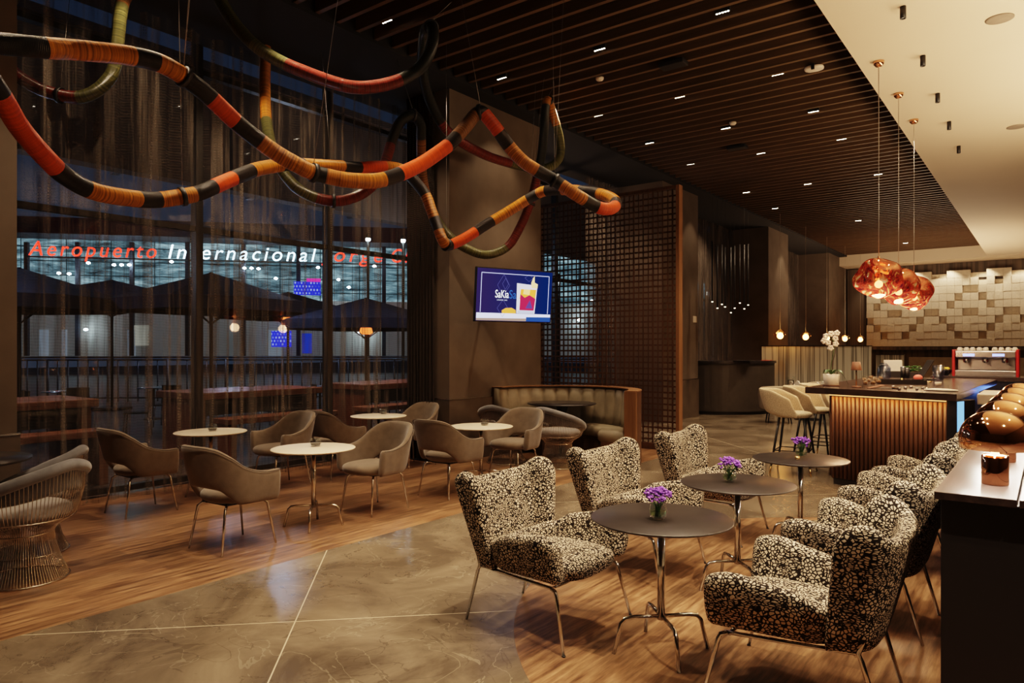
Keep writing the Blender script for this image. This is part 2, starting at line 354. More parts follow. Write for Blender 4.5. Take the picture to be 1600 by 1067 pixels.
def empty(name, loc, rz=0, label=None, cat=None, group=None):
    o = D.objects.new(name, None); COL.objects.link(o); o.location = loc; o.rotation_euler = (0, 0, rz); o.empty_display_size = .1
    return tag(o, label, cat, group)
def struct(o): o['kind'] = 'structure'; return o
def dup(src, loc, rz=None, label=None, group=None, scale=None):
    def cpy(o, par):
        c = o.copy(); COL.objects.link(c); c.parent = par
        for ch in list(o.children): cpy(ch, c)
        return c
    r = cpy(src, None); r.location = loc
    if rz is not None: r.rotation_euler = (0, 0, rz)
    if scale: r.scale = (scale,)*3
    if label: r['label'] = label
    if group: r['group'] = group
    return r
def smooth_path(pts, k=6):
    """Catmull-Rom through tuples of any length"""
    out = []; n = len(pts)
    for i in range(n-1):
        p0, p1, p2, p3 = pts[max(i-1,0)], pts[i], pts[i+1], pts[min(i+2,n-1)]
        for j in range(k):
            t = j/k
            out.append(tuple(.5*((2*b)+(-a+c)*t+(2*a-5*b+4*c-d)*t*t+(-a+3*b-3*c+d)*t**3) for a, b, c, d in zip(p0,p1,p2,p3)))
    out.append(tuple(pts[-1])); return out
def lerp_tab(tab, u):
    n = len(tab)
    for i in range(n-1):
        (a, x), (b, y) = tab[i], tab[i+1]
        if u <= b or i == n-2:
            def sl(j):
                if j <= 0 or j >= n-1: return 0.0
                l = (tab[j][1]-tab[j-1][1])/(tab[j][0]-tab[j-1][0]); r = (tab[j+1][1]-tab[j][1])/(tab[j+1][0]-tab[j][0])
                return 0.0 if l*r <= 0 else 2*l*r/(l+r)
            h = b-a; t = min(1, (u-a)/h)
            return (2*t**3-3*t*t+1)*x + (t**3-2*t*t+t)*h*sl(i) + (-2*t**3+3*t*t)*y + (t**3-t*t)*h*sl(i+1)
    return tab[-1][1]
def text_mesh(body, size, shear=0, ext=0, spacing=1, bold=0):
    cu = D.curves.new('lettering', 'FONT'); cu.body = body; cu.size = size; cu.shear = shear; cu.extrude = ext; cu.space_character = spacing; cu.offset = bold
    o = D.objects.new('lettering', cu); COL.objects.link(o); bpy.context.view_layer.update()
    me = D.meshes.new_from_object(o.evaluated_get(bpy.context.evaluated_depsgraph_get())); D.objects.remove(o); D.curves.remove(cu); return me
def text_obj(name, body, size, m, parent, M, **kw):
    """lettering mesh, left aligned; M places the XY text plane"""
    fit = kw.pop('fit', None); me = text_mesh(body, size, **kw); xs = [v.co.x for v in me.vertices]; x0, x1 = min(xs), max(xs)
    k = (fit / (x1-x0)) if fit else 1
    for v in me.vertices: v.co.x = (v.co.x - x0) * k
    me.transform(M); me.materials.clear(); me.materials.append(m); me.name = name
    o = D.objects.new(name, me); COL.objects.link(o); o.parent = parent; return o
def grid_surface(rows, closed_v=True, closed_u=False):
    """rows: list of rings of points -> MB"""
    s = MB(); n = len(rows[0])
    for r in rows: s.v += [tuple(p) for p in r]
    m = len(rows)
    for i in range(m if closed_u else m-1):
        j = (i+1) % m
        for k in range(n if closed_v else n-1):
            s.f.append((i*n+k, i*n+(k+1)%n, j*n+(k+1)%n, j*n+k)); s.mi.append(0); s.sm.append(True)
    if closed_v and not closed_u:
        s.f += [tuple(range(n))[::-1], tuple((m-1)*n+k for k in range(n))]; s.mi += [0,0]; s.sm += [True,True]
    return s
# ================================================================== THE ROOM
XW, XP, XS = -7.85, -6.75, -1.8       # curtain line, pillar face, soffit edge
ZS, ZL = 4.96, 5.33                   # soffit, slat underside
struct(box('floor', -8.35, 5, -4, 32, -.1, 0, floor_m))
struct(box('ceiling', -8.6, 5, -4, 32.2, 5.62, 5.8, ceil_black))
s = MB(); y = -3.95
while y < 30.5: s.box(-6.45, XS+.02, y, y+.055, ZL, ZL+.17); y += .285
struct(s.build('trim_1', slat_wood))
s = MB(); s.box(XS, 4.98, -3.98, 30.6, ZS, 5.60); s.box(-8.2, 4.98, 30.6, 31.98, ZS-.02, 5.60)
struct(s.build('ceiling.001', soffit_m))
struct(box('trim_2', -8.2, -6.47, 2.2, 30.6, 5.30, 5.62, ceil_black))            # curtain pelmet / bulkhead
struct(box('wall_right', 5, 5.2, -4, 32, 0, 5.8, plaster))
struct(box('wall_front', -8.5, 5, -4.2, -4, 0, 5.8, plaster))
def pillar(nm, y0, y1, x=XP, xb=-8.45):
    w = struct(box(nm, xb, x, y0, y1, 0, 5.32, plaster))
    b = MB(); b.box(x, x+.018, y0-.018, y1+.018, 0, .90); b.box(-7.57, x, y0-.018, y0-.001, 0, .90); b.box(-7.57, x, y1+.001, y1+.018, 0, .90)
    struct(b.build('baseboard_' + nm[5:], plinth_stone)); t_ = MB().box(-7.57, x+.024, y0-.022, y1+.022, .90, .915); struct(t_.build('trim_' + nm[5:], nickel))
pillar('wall_left_a', -4, 2.2, -6.9)
pillar('wall_left_b', 7.40, 9.65, xb=-7.58)
pillar('wall_left_c', 14.3, 16.25)
pillar('wall_left_d', 21.6, 23.6)
pillar('wall_left_e', 28.9, 31.95)
# glazing in four bays
XG = -8.3
for n, (y0, y1) in enumerate(((2.2,14.3),(16.25,21.6),(23.6,28.9))):
    w = MB()
    ys = [y for y in (2.58, 4.54, 6.50, 8.46, 10.42, 12.38, 14.34, 16.3, 18.26, 20.22, 22.18, 24.14, 26.1, 28.06) if y0+.2 < y < y1-.2]
    for y in [y0+.06] + ys + [y1-.06]: w.box(XG-.06, XG+.06, y-.045, y+.045, .02, 5.6)
    for z in (.06, 3.08, 5.0): w.box(XG-.05, XG+.05, y0, y1, z-.032, z+.032)
    o = struct(w.build('window_%d' % (n+1), dark_metal))
    e = [y0] + ys + [y1]
    for a, b in zip(e, e[1:]):
        for z0, z1 in ((.12, 3.02), (3.14, 4.95), (5.06, 5.58)):
            MB().add([(XG,a+.07,z0),(XG,b-.07,z0),(XG,b-.07,z1),(XG,a+.07,z1)], [(0,1,2,3)]).build('window_pane', pane_m, o)
# curtains
def curtain(y0, y1, z1, amp, lam, m, x=XW, z0=.03):
    s = MB(); n = int((y1-y0)/.018); zs = [z0, .5, 1.6, 3.2, z1]; ph = rnd.random()*6
    rr = [rnd.uniform(.5, 1.3) for _ in range(400)]
    for z in zs:
        for i in range(n+1):
            y = y0 + (y1-y0)*i/n; q = y/lam; k = int(q) % 399; a = rr[k]*(1-(q%1)) + rr[k+1]*(q%1)
            s.v.append((x + amp*a*math.sin(2*PI*q+ph) + .015*math.sin(z*1.3+y*5), y + .012*math.sin(z*.9+y*9), z))
    W = n+1
    for j in range(len(zs)-1):
        for i in range(n): s.f.append((j*W+i, j*W+i+1, (j+1)*W+i+1, (j+1)*W+i)); s.mi.append(0); s.sm.append(True)
    return s.build('sheer_curtain', m)
G_c = 'sheer curtains along the window wall'
tag(curtain(2.25, 4.7, 5.29, .045, .17, sheer_m), 'sheer brown curtain behind the first white round table, nearest the left wall', 'curtain', G_c)
tag(curtain(4.75, 8.3, 5.29, .045, .17, sheer_m), 'sheer brown curtain hanging in front of the glass left of the television pillar', 'curtain', G_c)
def gathered(x0, x1, y, z1):
    rows = []; n = 90
    for z in (.03, 1.2, 3.0, z1): rows.append([(x0+(x1-x0)*i/n + .01*math.sin(z*1.7+i), y + .028*math.sin(i*.62) + .012*math.sin(i*1.9+z*.4), z) for i in range(n+1)])
    return grid_surface(rows, closed_v=False).build('sheer_curtain', drape_m)
tag(gathered(-7.55, -6.98, 7.345, 5.29), 'dense gathered brown curtain stack pushed against the television pillar', 'curtain', G_c)
tag(curtain(12.9, 14.25, 5.29, .06, .13, sheer_m), 'sheer curtain at the window behind the wooden lattice screen', 'curtain', G_c)
tag(curtain(16.3, 21.5, 5.29, .06, .15, far_sheer_m), 'long brown curtain behind the curved black reception desk', 'curtain', G_c)
tag(curtain(23.7, 28.8, 5.29, .06, .15, far_sheer_m), 'brown curtain in the farthest window bay behind the small pendant row', 'curtain', G_c)

# far wall with relief blocks, cladding
struct(box('wall_back', -8.5, 5, 32, 32.2, 0, 5.8, ribbed_m))
s = MB(); cw, chh = .255, .29; X0 = -5.97
ROWS = ['', 'E', 'D', 'C', 'B', 'A', 'E', 'G', 'H', 'I']
for j in range(10):
    for i in range(43):
        q = (i-6) % 5; par = ((i-6)//5) % 2; rec = False; ty = ROWS[j]
        if ty in ('A', 'D'): rec = q == 0
        elif ty == 'C': rec = (q == 1 and par == 0) or (q == 4 and par == 0)
        elif ty == 'E': rec = (q == 1 and par == 1) or (q == 4 and par == 1)
        elif ty == 'B': rec = q in (2, 3)
        elif ty == 'G': rec = q in (2, 3) and par == 1
        elif ty == 'H': rec = q == (1, 4)[par]
        elif ty == 'I': rec = q in (3, 4)
        dpt = .02 if rec else (.20, .215, .205, .225, .21)[(i*3 + j*7) % 5]
        s.box(X0+i*cw, X0+(i+1)*cw-.004, 31.99-.05-dpt, 31.99, 1.72+j*chh, 1.72+(j+1)*chh-(.10 if ty in 'HI' and rec else 0)-.004)
relief_m = mat('cream_split_stone', (.60,.51,.39), .85, var=.07, vs=20, bump=.9, bs=22)
tag(struct(s.build('wall_back_relief', relief_m)))
struct(box('trim_3', -6.0, 4.9, 31.5, 31.99, 1.58, 1.70, ribbed_m))
struct(box('trim_4', -6.7, -6.0, 31.8, 31.99, 0, 4.9, ribbed_m))
# ---- world, exterior
W = D.worlds.new('dusk'); scn.world = W; W.use_nodes = True
nt = W.node_tree; nt.nodes.clear(); wo = nt.nodes.new('ShaderNodeOutputWorld'); bg = nt.nodes.new('ShaderNodeBackground')
tcw = nt.nodes.new('ShaderNodeTexCoord'); sx = nt.nodes.new('ShaderNodeSeparateXYZ'); rw = nt.nodes.new('ShaderNodeValToRGB')
nt.links.new(tcw.outputs['Generated'], sx.inputs[0]); nt.links.new(sx.outputs[2], rw.inputs[0]); nt.links.new(rw.outputs[0], bg.inputs[0]); nt.links.new(bg.outputs[0], wo.inputs[0])
rw.color_ramp.elements[0].color = (.017,.024,.037,1); rw.color_ramp.elements[1].color = (.004,.007,.016,1); rw.color_ramp.elements[1].position = .6
bg.inputs[1].default_value = 1.0
tag(struct(box('floor.001', -70, -8.4, -40, 70, -.3, -.02, deck_m)))
# exterior canopy fascia above the terrace
s = MB(); s.box(-11.3, -11.0, -8, 34, 4.30, 6.2); s.box(-11.35, -10.95, -8, 34, 6.2, 6.32)
o = tag(s.build('canopy_fascia', fascia_m), 'long brown canopy fascia outside high behind the sheer curtains', 'canopy')
s = MB(); s.box(-16, -11.4, -8, 30, 5.6, 5.7, 0)
roofm = mat('grey_canopy_soffit', (.09,.10,.11), .5, var=.5, vs=.8)
for i in range(9): s.box(-16, -11.4, -6+i*3.2, -5.85+i*3.2, 5.35, 5.6, 0)
tag(s.build('terrace_canopy', roofm), 'grey ribbed canopy roof over the terrace outside the tall windows', 'canopy')

# terminal building : plane from px45 (depth 40) to px615 (depth 43.9)
A = Vector((cp(45, 40, z=0).x, cp(45, 40, z=0).y, 0)); B = Vector((cp(615, 43.9, z=0).x, cp(615, 43.9, z=0).y, 0))
U = (B-A).normalized(); Nn = Vector((-U.y, U.x, 0)); ang = math.atan2(U.y, U.x)
def onpl(px, off=0.0):
    """distance along U where column px meets the facade plane shifted off metres away"""
    r = (px-800)/F; d = (FW + RT*r); O = A + Nn*off
    # t*d = O + s*U
    det = d.x*(-U.y) - d.y*(-U.x)
    t = (O.x*(-U.y) - O.y*(-U.x)) / det; ss = (d.x*O.y - d.y*O.x) / det
    return ss, t
def zat(px, py, off=0.0): return CH + (HZ-py)/F*onpl(px, off)[1]
bt = empty('terminal_building', A, ang, 'lit airport terminal hall across the road behind the illuminated sign', 'building')
def panel(nm, px0, px1, py0, py1, m, off, par, th=.1):
    a = onpl(px0, off)[0]; b = onpl(px1, off)[0]; pm = (px0+px1)/2
    z0 = zat(pm, py1, off); z1 = zat(pm, py0, off)
    return box(nm, a, b, off, off+th, z0, z1, m, par)
o = panel('glazed_hall', -260, 1240, 376, 470, hall_m, 5, bt)
shopw = mat('pale_shop_wall', (.30,.29,.26), .8, emi=(.20,.21,.20), es=.17, var=.25, vs=.3)  # faint emission stands in for light falling on the wall
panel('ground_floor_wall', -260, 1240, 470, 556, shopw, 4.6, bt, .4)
roofd = mat('dark_roof_slab', (.02,.025,.04), .8)
panel('roof_slab', -260, 1240, 352, 376, roofd, 2.5, bt, 3)
for px in (40, 120, 205, 292, 380, 466, 600, 690, 840, 1000, 1110): panel('column', px-3, px+3, 378, 556, roofd, 4.2, bt, .3)
for px, w_ in ((68, 14), (100, 8), (430, 22), (205, 12)): panel('shop_window', px-w_/2, px+w_/2, 515, 556, emit('shop_glow', (.30,.36,.42), .30), 4.4, bt)
panel('shop_window', 203, 232, 508, 540, emit('shop_glow_white', (.6,.6,.5), .30), 4.4, bt)
panel('departure_board', 459, 501, 440, 461, fids_m, 3.8, bt)
panel('departure_board', 424, 455, 517, 542, fids_m, 3.8, bt)
panel('blue_door', 472, 487, 521, 552, emit('blue_door_light', (.015,.05,.5), .55), 3.8, bt)
panel('blue_glow_panel', 402, 470, 268, 300, emit('painted_blue_glow', (.02,.10,.6), .55), 2.0, bt)  # added emissive panel imitating a blue glow, no real screen
panel('pink_strip', 479, 501, 435, 440, emit('pink_light', (.9,.05,.4), .8), 3.8, bt)
# the sign
sg = empty('airport_sign', A, ang, 'illuminated sign with red and white italic letters reading Aeropuerto Internacional Jorge Chavez', 'sign')
def word(txt, p0, p1, py, m):
    a = onpl(p0)[0]; b = onpl(p1)[0]; z = zat(p0, py); b_ = D.objects
    return text_obj('sign_word', txt, 1.20, m, sg, Matrix.Translation((a, -.1, z)) @ Matrix.Rotation(PI/2, 4, 'X'), shear=.22, ext=.03, spacing=1.3, bold=-.008, fit=b-a)
word('Aeropuerto', 46, 245, 399, sign_red); word('Internacional', 264, 494, 404, sign_white); word('Jorge', 503, 598, 408, sign_red); word('Ch\u00e1vez', 612, 706, 410, sign_red)
s = MB(); s.box(onpl(40)[0], onpl(712)[0], .02, .09, zat(40, 401)-.02, zat(40, 401)+.05); s.build('sign_rail', dark_metal, sg)

# flood lights on poles (big starry lamps) and small hall lights
lp0 = None
for px, py, d, lab in ((575, 368, 30, 'tall light pole left of the pair above the red word at window edge'), (630, 370, 30, 'tall light pole at the curtain edge beside the letter C'), (872, 430, 26, 'light pole seen through the left edge of the lattice screen')):
    b = cp(px, d, py=py); t = empty('light_pole', (b.x, b.y, -.02), 0, lab, 'street light', 'floodlight poles outside')
    MB().tube([(0,0,0),(0,0,b.z-.1)], .06, 8).build('pole', dark_metal, t)
    MB().lathe([(.0,b.z-.12),(.10,b.z-.10),(.12,b.z+.02),(0,b.z+.1)], 12).build('lamp_head', dark_metal, t)
    MB().ball((0,0,b.z-.14), .10, n=8).build('lamp_glow', cool_lamp, t)
for i, (px, py) in enumerate(((138,411),(92,427),(108,428),(178,414),(190,414),(202,414),(268,409),(382,419),(393,419),(404,420),(431,435),(529,437),(545,449),(497,418),(585,416),(134,515),(562,519),(578,519),(660,440),(690,470),(925,470),(960,445),(905,500),(990,515),(985,330),(1104,459),(1250,505))):
    o_ = 4.0; sd, t_ = onpl(px, o_)
    p = A + U*sd + Nn*o_; z = CH + (HZ-py)/F*t_
    m_ = MB().lathe([(0,z+.09),(.10,z+.05),(.12,z-.02),(0,z-.08)], 10, M=Matrix.Translation((p.x,p.y,0)))
    o = m_.build('hall_light', cool_lamp); tag(o, 'small bright white ceiling light in the distant terminal hall', 'light', 'terminal hall lights')

# terrace umbrellas
def umbrella(px, d, pytop, w, lab, glow=False):
    p = cp(px, d, z=0); zt = CH + (HZ-pytop)/F*d; t = empty('terrace_umbrella', (p.x, p.y, -.02), rnd.uniform(0, .6), lab, 'umbrella', 'navy umbrellas on the terrace')
    MB().tube([(0,0,0),(0,0,zt)], .035, 8).build('pole', dark_metal, t)
    MB().box(-.35,.35,-.35,.35,0,.08).build('base', ext_dark, t, bevel=.02)
    h = w/2; zr = zt - .55; vs = [(0,0,zt)]; q = 12
    for k in range(q):
        a = 2*PI*k/q; sc = 1/max(abs(math.cos(a)), abs(math.sin(a))); vs.append((h*min(sc,1.3)*math.cos(a), h*min(sc,1.3)*math.sin(a), zr))
    fs = [(0, 1+k, 1+(k+1)%q) for k in range(q)]
    for k in range(q): vs.append((vs[1+k][0], vs[1+k][1], zr-.22))
    fs += [(1+k, 1+(k+1)%q, 1+q+(k+1)%q, 1+q+k)[::-1] for k in range(q)]
    MB().add(vs, fs).build('canopy', umb_m, t)
    for k in range(0, q, 3):
        a = 2*PI*k/q; MB().tube([(0,0,zt-1.0),(h*.6*math.cos(a),h*.6*math.sin(a),zt-.40)], .014, 5).build('rib', dark_metal, t)
    if glow:
        MB().lathe([(.0,zt-.75),(.13,zt-.72),(.16,zt-.84),(.10,zt-.88)], 12).build('heater_glow', emit('heater_orange', (1,.16,.03), 2.2), t)
umbrella(30, 12.5, 416, 3.0, 'navy terrace umbrella at far left behind the curtain', False)
umbrella(175, 19, 436, 4.0, 'navy terrace umbrella below the red word of the sign')
umbrella(330, 13.6, 424, 3.0, 'navy terrace umbrella below the white word of the sign')
umbrella(450, 20, 455, 3.4, 'navy umbrella in front of the blue departure board', True)
umbrella(572, 17, 464, 3.4, 'navy umbrella with orange heater glow at the right end', True)
# railing and planters
s = MB()
rp0 = cp(-120, 21, z=0); rp1 = cp(1180, 24, z=0)
for z in (.12, 1.28, 1.36): s.tube([(rp0.x,rp0.y,z),(rp1.x,rp1.y,z)], .025, 6)
for i in range(91):
    p = rp0.lerp(rp1, i/90); s.tube([(p.x,p.y,0),(p.x,p.y,1.3)], .022 if i%6 else .04, 4)
tag(s.build('terrace_railing', mat('rail_grey', (.16,.17,.19), .4, .6)), 'grey metal railing along the far edge of the terrace', 'railing')
# terrace tables
def terrace_table(x0, x1, y0, y1, h, lab, bench=True):
    cx, cy = (x0+x1)/2, (y0+y1)/2; t = empty('terrace_table', (cx, cy, -.02), 0, lab, 'table', 'wooden terrace tables')
    a, b = (x1-x0)/2, (y1-y0)/2
    MB().box(-a,a,-b,b,h-.10,h).build('tabletop', terr_wood, t, .01)
    for sgn in (-1,1): MB().box(-a+.08,a-.08,sgn*(b-.12)-.06,sgn*(b-.12)+.06,0,h-.10).build('leg', terr_wood, t, .01)
    MB().box(-a+.1,a-.1,-b+.2,b-.2,h-.34,h-.12).build('apron', ext_dark, t)
def bench(x0, x1, y0, y1, lab):
    cx, cy = (x0+x1)/2, (y0+y1)/2; t = empty('terrace_bench', (cx, cy, -.02), 0, lab, 'bench', 'wooden terrace benches'); a, b = (x1-x0)/2, (y1-y0)/2
    MB().box(-a,a,-b,b,.58,.66).build('seat', terr_wood, t, .01)
    for sgn in (-1,1): MB().box(-a+.04,a-.04,sgn*(b-.1)-.05,sgn*(b-.1)+.05,0,.58).build('leg', terr_wood, t)
terrace_table(-10.9, -9.7, 1.6, 4.0, 1.0, 'wooden high terrace table outside at far left with a small lamp')
terrace_table(-10.9, -9.7, 5.3, 7.5, 1.0, 'wooden high terrace table outside behind the middle window')
terrace_table(-10.9, -9.7, 8.4, 10.6, 1.0, 'wooden terrace table outside beside the right mullion')
bench(-9.45, -9.05, 2.3, 3.9, 'wooden bench in front of the far left terrace table')
bench(-9.45, -9.05, 5.4, 7.3, 'orange lit wooden bench in front of the middle terrace table')
bench(-9.45, -9.05, 7.9, 9.6, 'orange lit wooden bench outside near the gathered curtain')
def small_lamp(name, loc, lab, hh, mshade, mbase, grp, on=True):
    t = empty(name, loc, 0, lab, 'table lamp', grp)
    MB().lathe([(0,0),(.055,0),(.055,.012),(.01,.018),(0,.018)], 20).build('base', mbase, t)
    MB().tube([(0,0,.015),(0,0,hh-.02)], .006, 8).build('stem', brass, t)
    MB().lathe([(.062,hh-.10),(.045,hh),(.0,hh),(.0,hh-.004),(.043,hh-.004),(.060,hh-.10),(.062,hh-.10)], 24).build('lamp_shade', mshade, t)
    return t
small_lamp('table_lamp', (-10.3, 3.1, .985), 'small shaded lamp on the far left terrace table', .26, redwood, dark_metal, 'small shaded table lamps')
# dark bistro chairs outside
def bistro(loc, rz, lab):
    t = empty('bistro_chair', loc, rz, lab, 'chair', 'dark terrace chairs')
    MB().box(-.21,.21,-.20,.21,.44,.47).build('seat', ext_dark, t, .01)
    MB().box(-.20,.20,-.23,-.205,.56,.86).build('backrest', ext_dark, t, .008)
    for a in (-1,1):
        for b in (-1,1): MB().tube([(a*.19,b*.19,.45),(a*.21,b*.22,0)], .014, 6).build('leg', steel, t)
        MB().tube([(a*.19,-.19,.45),(a*.19,-.22,.85)], .012, 6).build('back_post', steel, t)
for i, (px, d) in enumerate(((60,13.5),(120,14.4),(215,13.2),(262,15),(345,14),(398,15),(430,13.6),(475,15.5),(530,14.2),(560,16),(600,14.4),(622,16.5))):
    p = cp(px, d, z=-.02); bistro(p, i*1.3, 'dark bistro chair with steel legs on the terrace outside the windows')
for i, (px, d) in enumerate(((95,15),(240,16.5),(375,16.6),(500,17),(590,17.6))):
    p = cp(px, d, z=-.02); t = empty('bistro_table', p, 0, 'small round terrace table among the dark chairs outside', 'table', 'round terrace tables')
    MB().lathe([(0,.72),(.35,.72),(.35,.74),(0,.74)], 24).build('tabletop', steel, t); MB().tube([(0,0,0),(0,0,.72)], .03, 8).build('column', ext_dark, t); MB().lathe([(0,0),(.22,0),(.22,.02),(.03,.04)], 20).build('base', ext_dark, t)
# ================================================================== SEATING
def plan_u(u, a, b, yf, e=1.0, flare=0.0):
    """u 0 back centre .. 1 arm front. returns x(signed +), y, outward normal"""
    L1 = .62
    if u <= L1:
        t = u/L1*PI/2; c, q = math.cos(t), math.sin(t)
        x = a*(abs(q)**e); y = -b*(abs(c)**e)
        nx, ny = q*b, -c*a
    else:
        k = (u-L1)/(1-L1); x = a + flare*k; y = k*yf; nx, ny = 1, -flare
    l = math.hypot(nx, ny); return x, y, nx/l, ny/l
def shell(a, b, yf, top, bot, th, lean, taper, e=1.0, flare=0.0, N=34, out_top=.0, thm=None):
    rows = []
    for i in range(-N, N+1):
        u = abs(i)/N; sg = -1 if i < 0 else 1
        x, y, nx, ny = plan_u(u, a, b, yf, e, flare)
        zt, zb = lerp_tab(top, u), lerp_tab(bot, u)
        endk = 1.0 if abs(i) < N else .55
        h = th/2*endk*(lerp_tab(thm, u) if thm else 1)
        if abs(i) == N: zt -= .02; zb += .02
        ring = []
        back = max(0.0, -ny)
        for off, z in ((h, zb+.015), (h, zb+(zt-zb)*.33), (h, zb+(zt-zb)*.66), (h*.95, zt-.022), (h*.45, zt-.002), (-h*.45, zt-.002), (-h*.95, zt-.022), (-h, zb+(zt-zb)*.66), (-h, zb+(zt-zb)*.33), (-h, zb+.015), (-h*.4, zb), (h*.4, zb)):
            k = (z - .42)
            px = x + nx*off + nx*k*out_top + (taper*min(0, k) if nx > .3 else 0)
            py = y + ny*off - lean*k*back
            ring.append((sg*px, py, z))
        rows.append(ring if sg > 0 else ring)
    # left half rings run with mirrored x: keep winding consistent
    return grid_surface(rows)
def cushion(w, d, z0, z1, yc, rx=.5, n=36, sx=2.6):
    s = MB(); rings = []
    for q, z in ((.80, z0), (.97, z0+(z1-z0)*.22), (1.0, z0+(z1-z0)*.55), (.96, z1-(z1-z0)*.16), (.78, z1), (.4, z1+.006), (.02, z1+.008)):
        ring = []
        for k in range(n):
            a = 2*PI*k/n; c, q2 = math.cos(a), math.sin(a)
            ring.append((w/2*q*math.copysign(abs(c)**(2/sx), c), yc + d/2*q*math.copysign(abs(q2)**(2/sx), q2), z))
        rings.append(ring)
    return grid_surface(rings)

# --- taupe dining armchair (faces +Y)
def make_armchair():
    t = empty('upholstered_armchair', (0,0,0), 0, '', 'chair', 'taupe armchairs at the white tables')
    top = [(0,.865),(.12,.863),(.25,.845),(.40,.775),(.52,.695),(.64,.653),(.80,.640),(1.0,.645)]
    bot = [(0,.52),(.20,.51),(.33,.45),(.45,.385),(1.0,.385)]
    sh = shell(.290, .245, .215, top, bot, .060, .26, .22, e=.80, flare=.012, out_top=.10, thm=[(0,1),(.6,1.05),(1,1.2)])
    sho = sh.build('shell', taupe, t, sub=1)
    cushion(.51, .56, .375, .49, .045).build('seat', taupe, t, sub=1)
    # piping along the upper outer edge
    P = []
    for i in range(-32, 33):
        u = abs(i)/32*.97; x, y, nx, ny = plan_u(u, .290, .245, .215, .80, .012); z = lerp_tab(top, u)-.010; k = z-.42
        sg = -1 if i < 0 else 1; P.append((sg*(x+nx*(.032+k*.10)), y+ny*.032-.26*k*max(0,-ny), z))
    MB().tube(P, .0032, 5).build('piping', mat_pipe, sho)
    MB().box(-.17,.17,-.17,.17,.372,.388).build('seat_pan', dark_metal, t)
    for a in (-1,1):
        for b in (-1,1):
            MB().tube([(a*.10,b*.12,.375),(a*.165,b*.17,.368),(a*.185,b*.195,.345),(a*.225,b*.25,.0)], [.011,.011,.011,.0085], 8).build('leg', nickel if b > 0 else chrome, t)
    return t
mat_pipe = mat('dark_piping', (.035,.024,.017), .8)
ac = make_armchair()
CH_POS = [((-7.20,3.36),0,'taupe armchair seen from behind at far left, pulled up to leftmost white table'),
 ((-5.36,3.24),0,'taupe armchair seen from behind in front of nearest white table'),
 ((-7.26,5.02),PI,'taupe armchair facing the leftmost white table, behind the nearest white table'),
 ((-7.26,5.82),0,'shadowed taupe armchair seen from behind, left of the farthest white table by the curtain'),
 ((-5.42,4.83),PI,'taupe armchair on the right side of the nearest white table'),
 ((-7.08,6.98),PI,'taupe armchair beside the gathered curtain, beyond the farthest white table'),
 ((-5.33,5.83),0,'taupe armchair seen from behind at the white table nearest the booth'),
 ((-5.36,7.08),PI,'taupe armchair in front of the wire chairs, facing white table nearest the booth')]
for i, (p, r, lab) in enumerate(CH_POS):
    if i == 0: ac.location = (p[0], p[1], 0); ac.rotation_euler.z = r; ac['label'] = lab
    else: dup(ac, (p[0], p[1], 0), r + rnd.uniform(-.06,.06), lab)

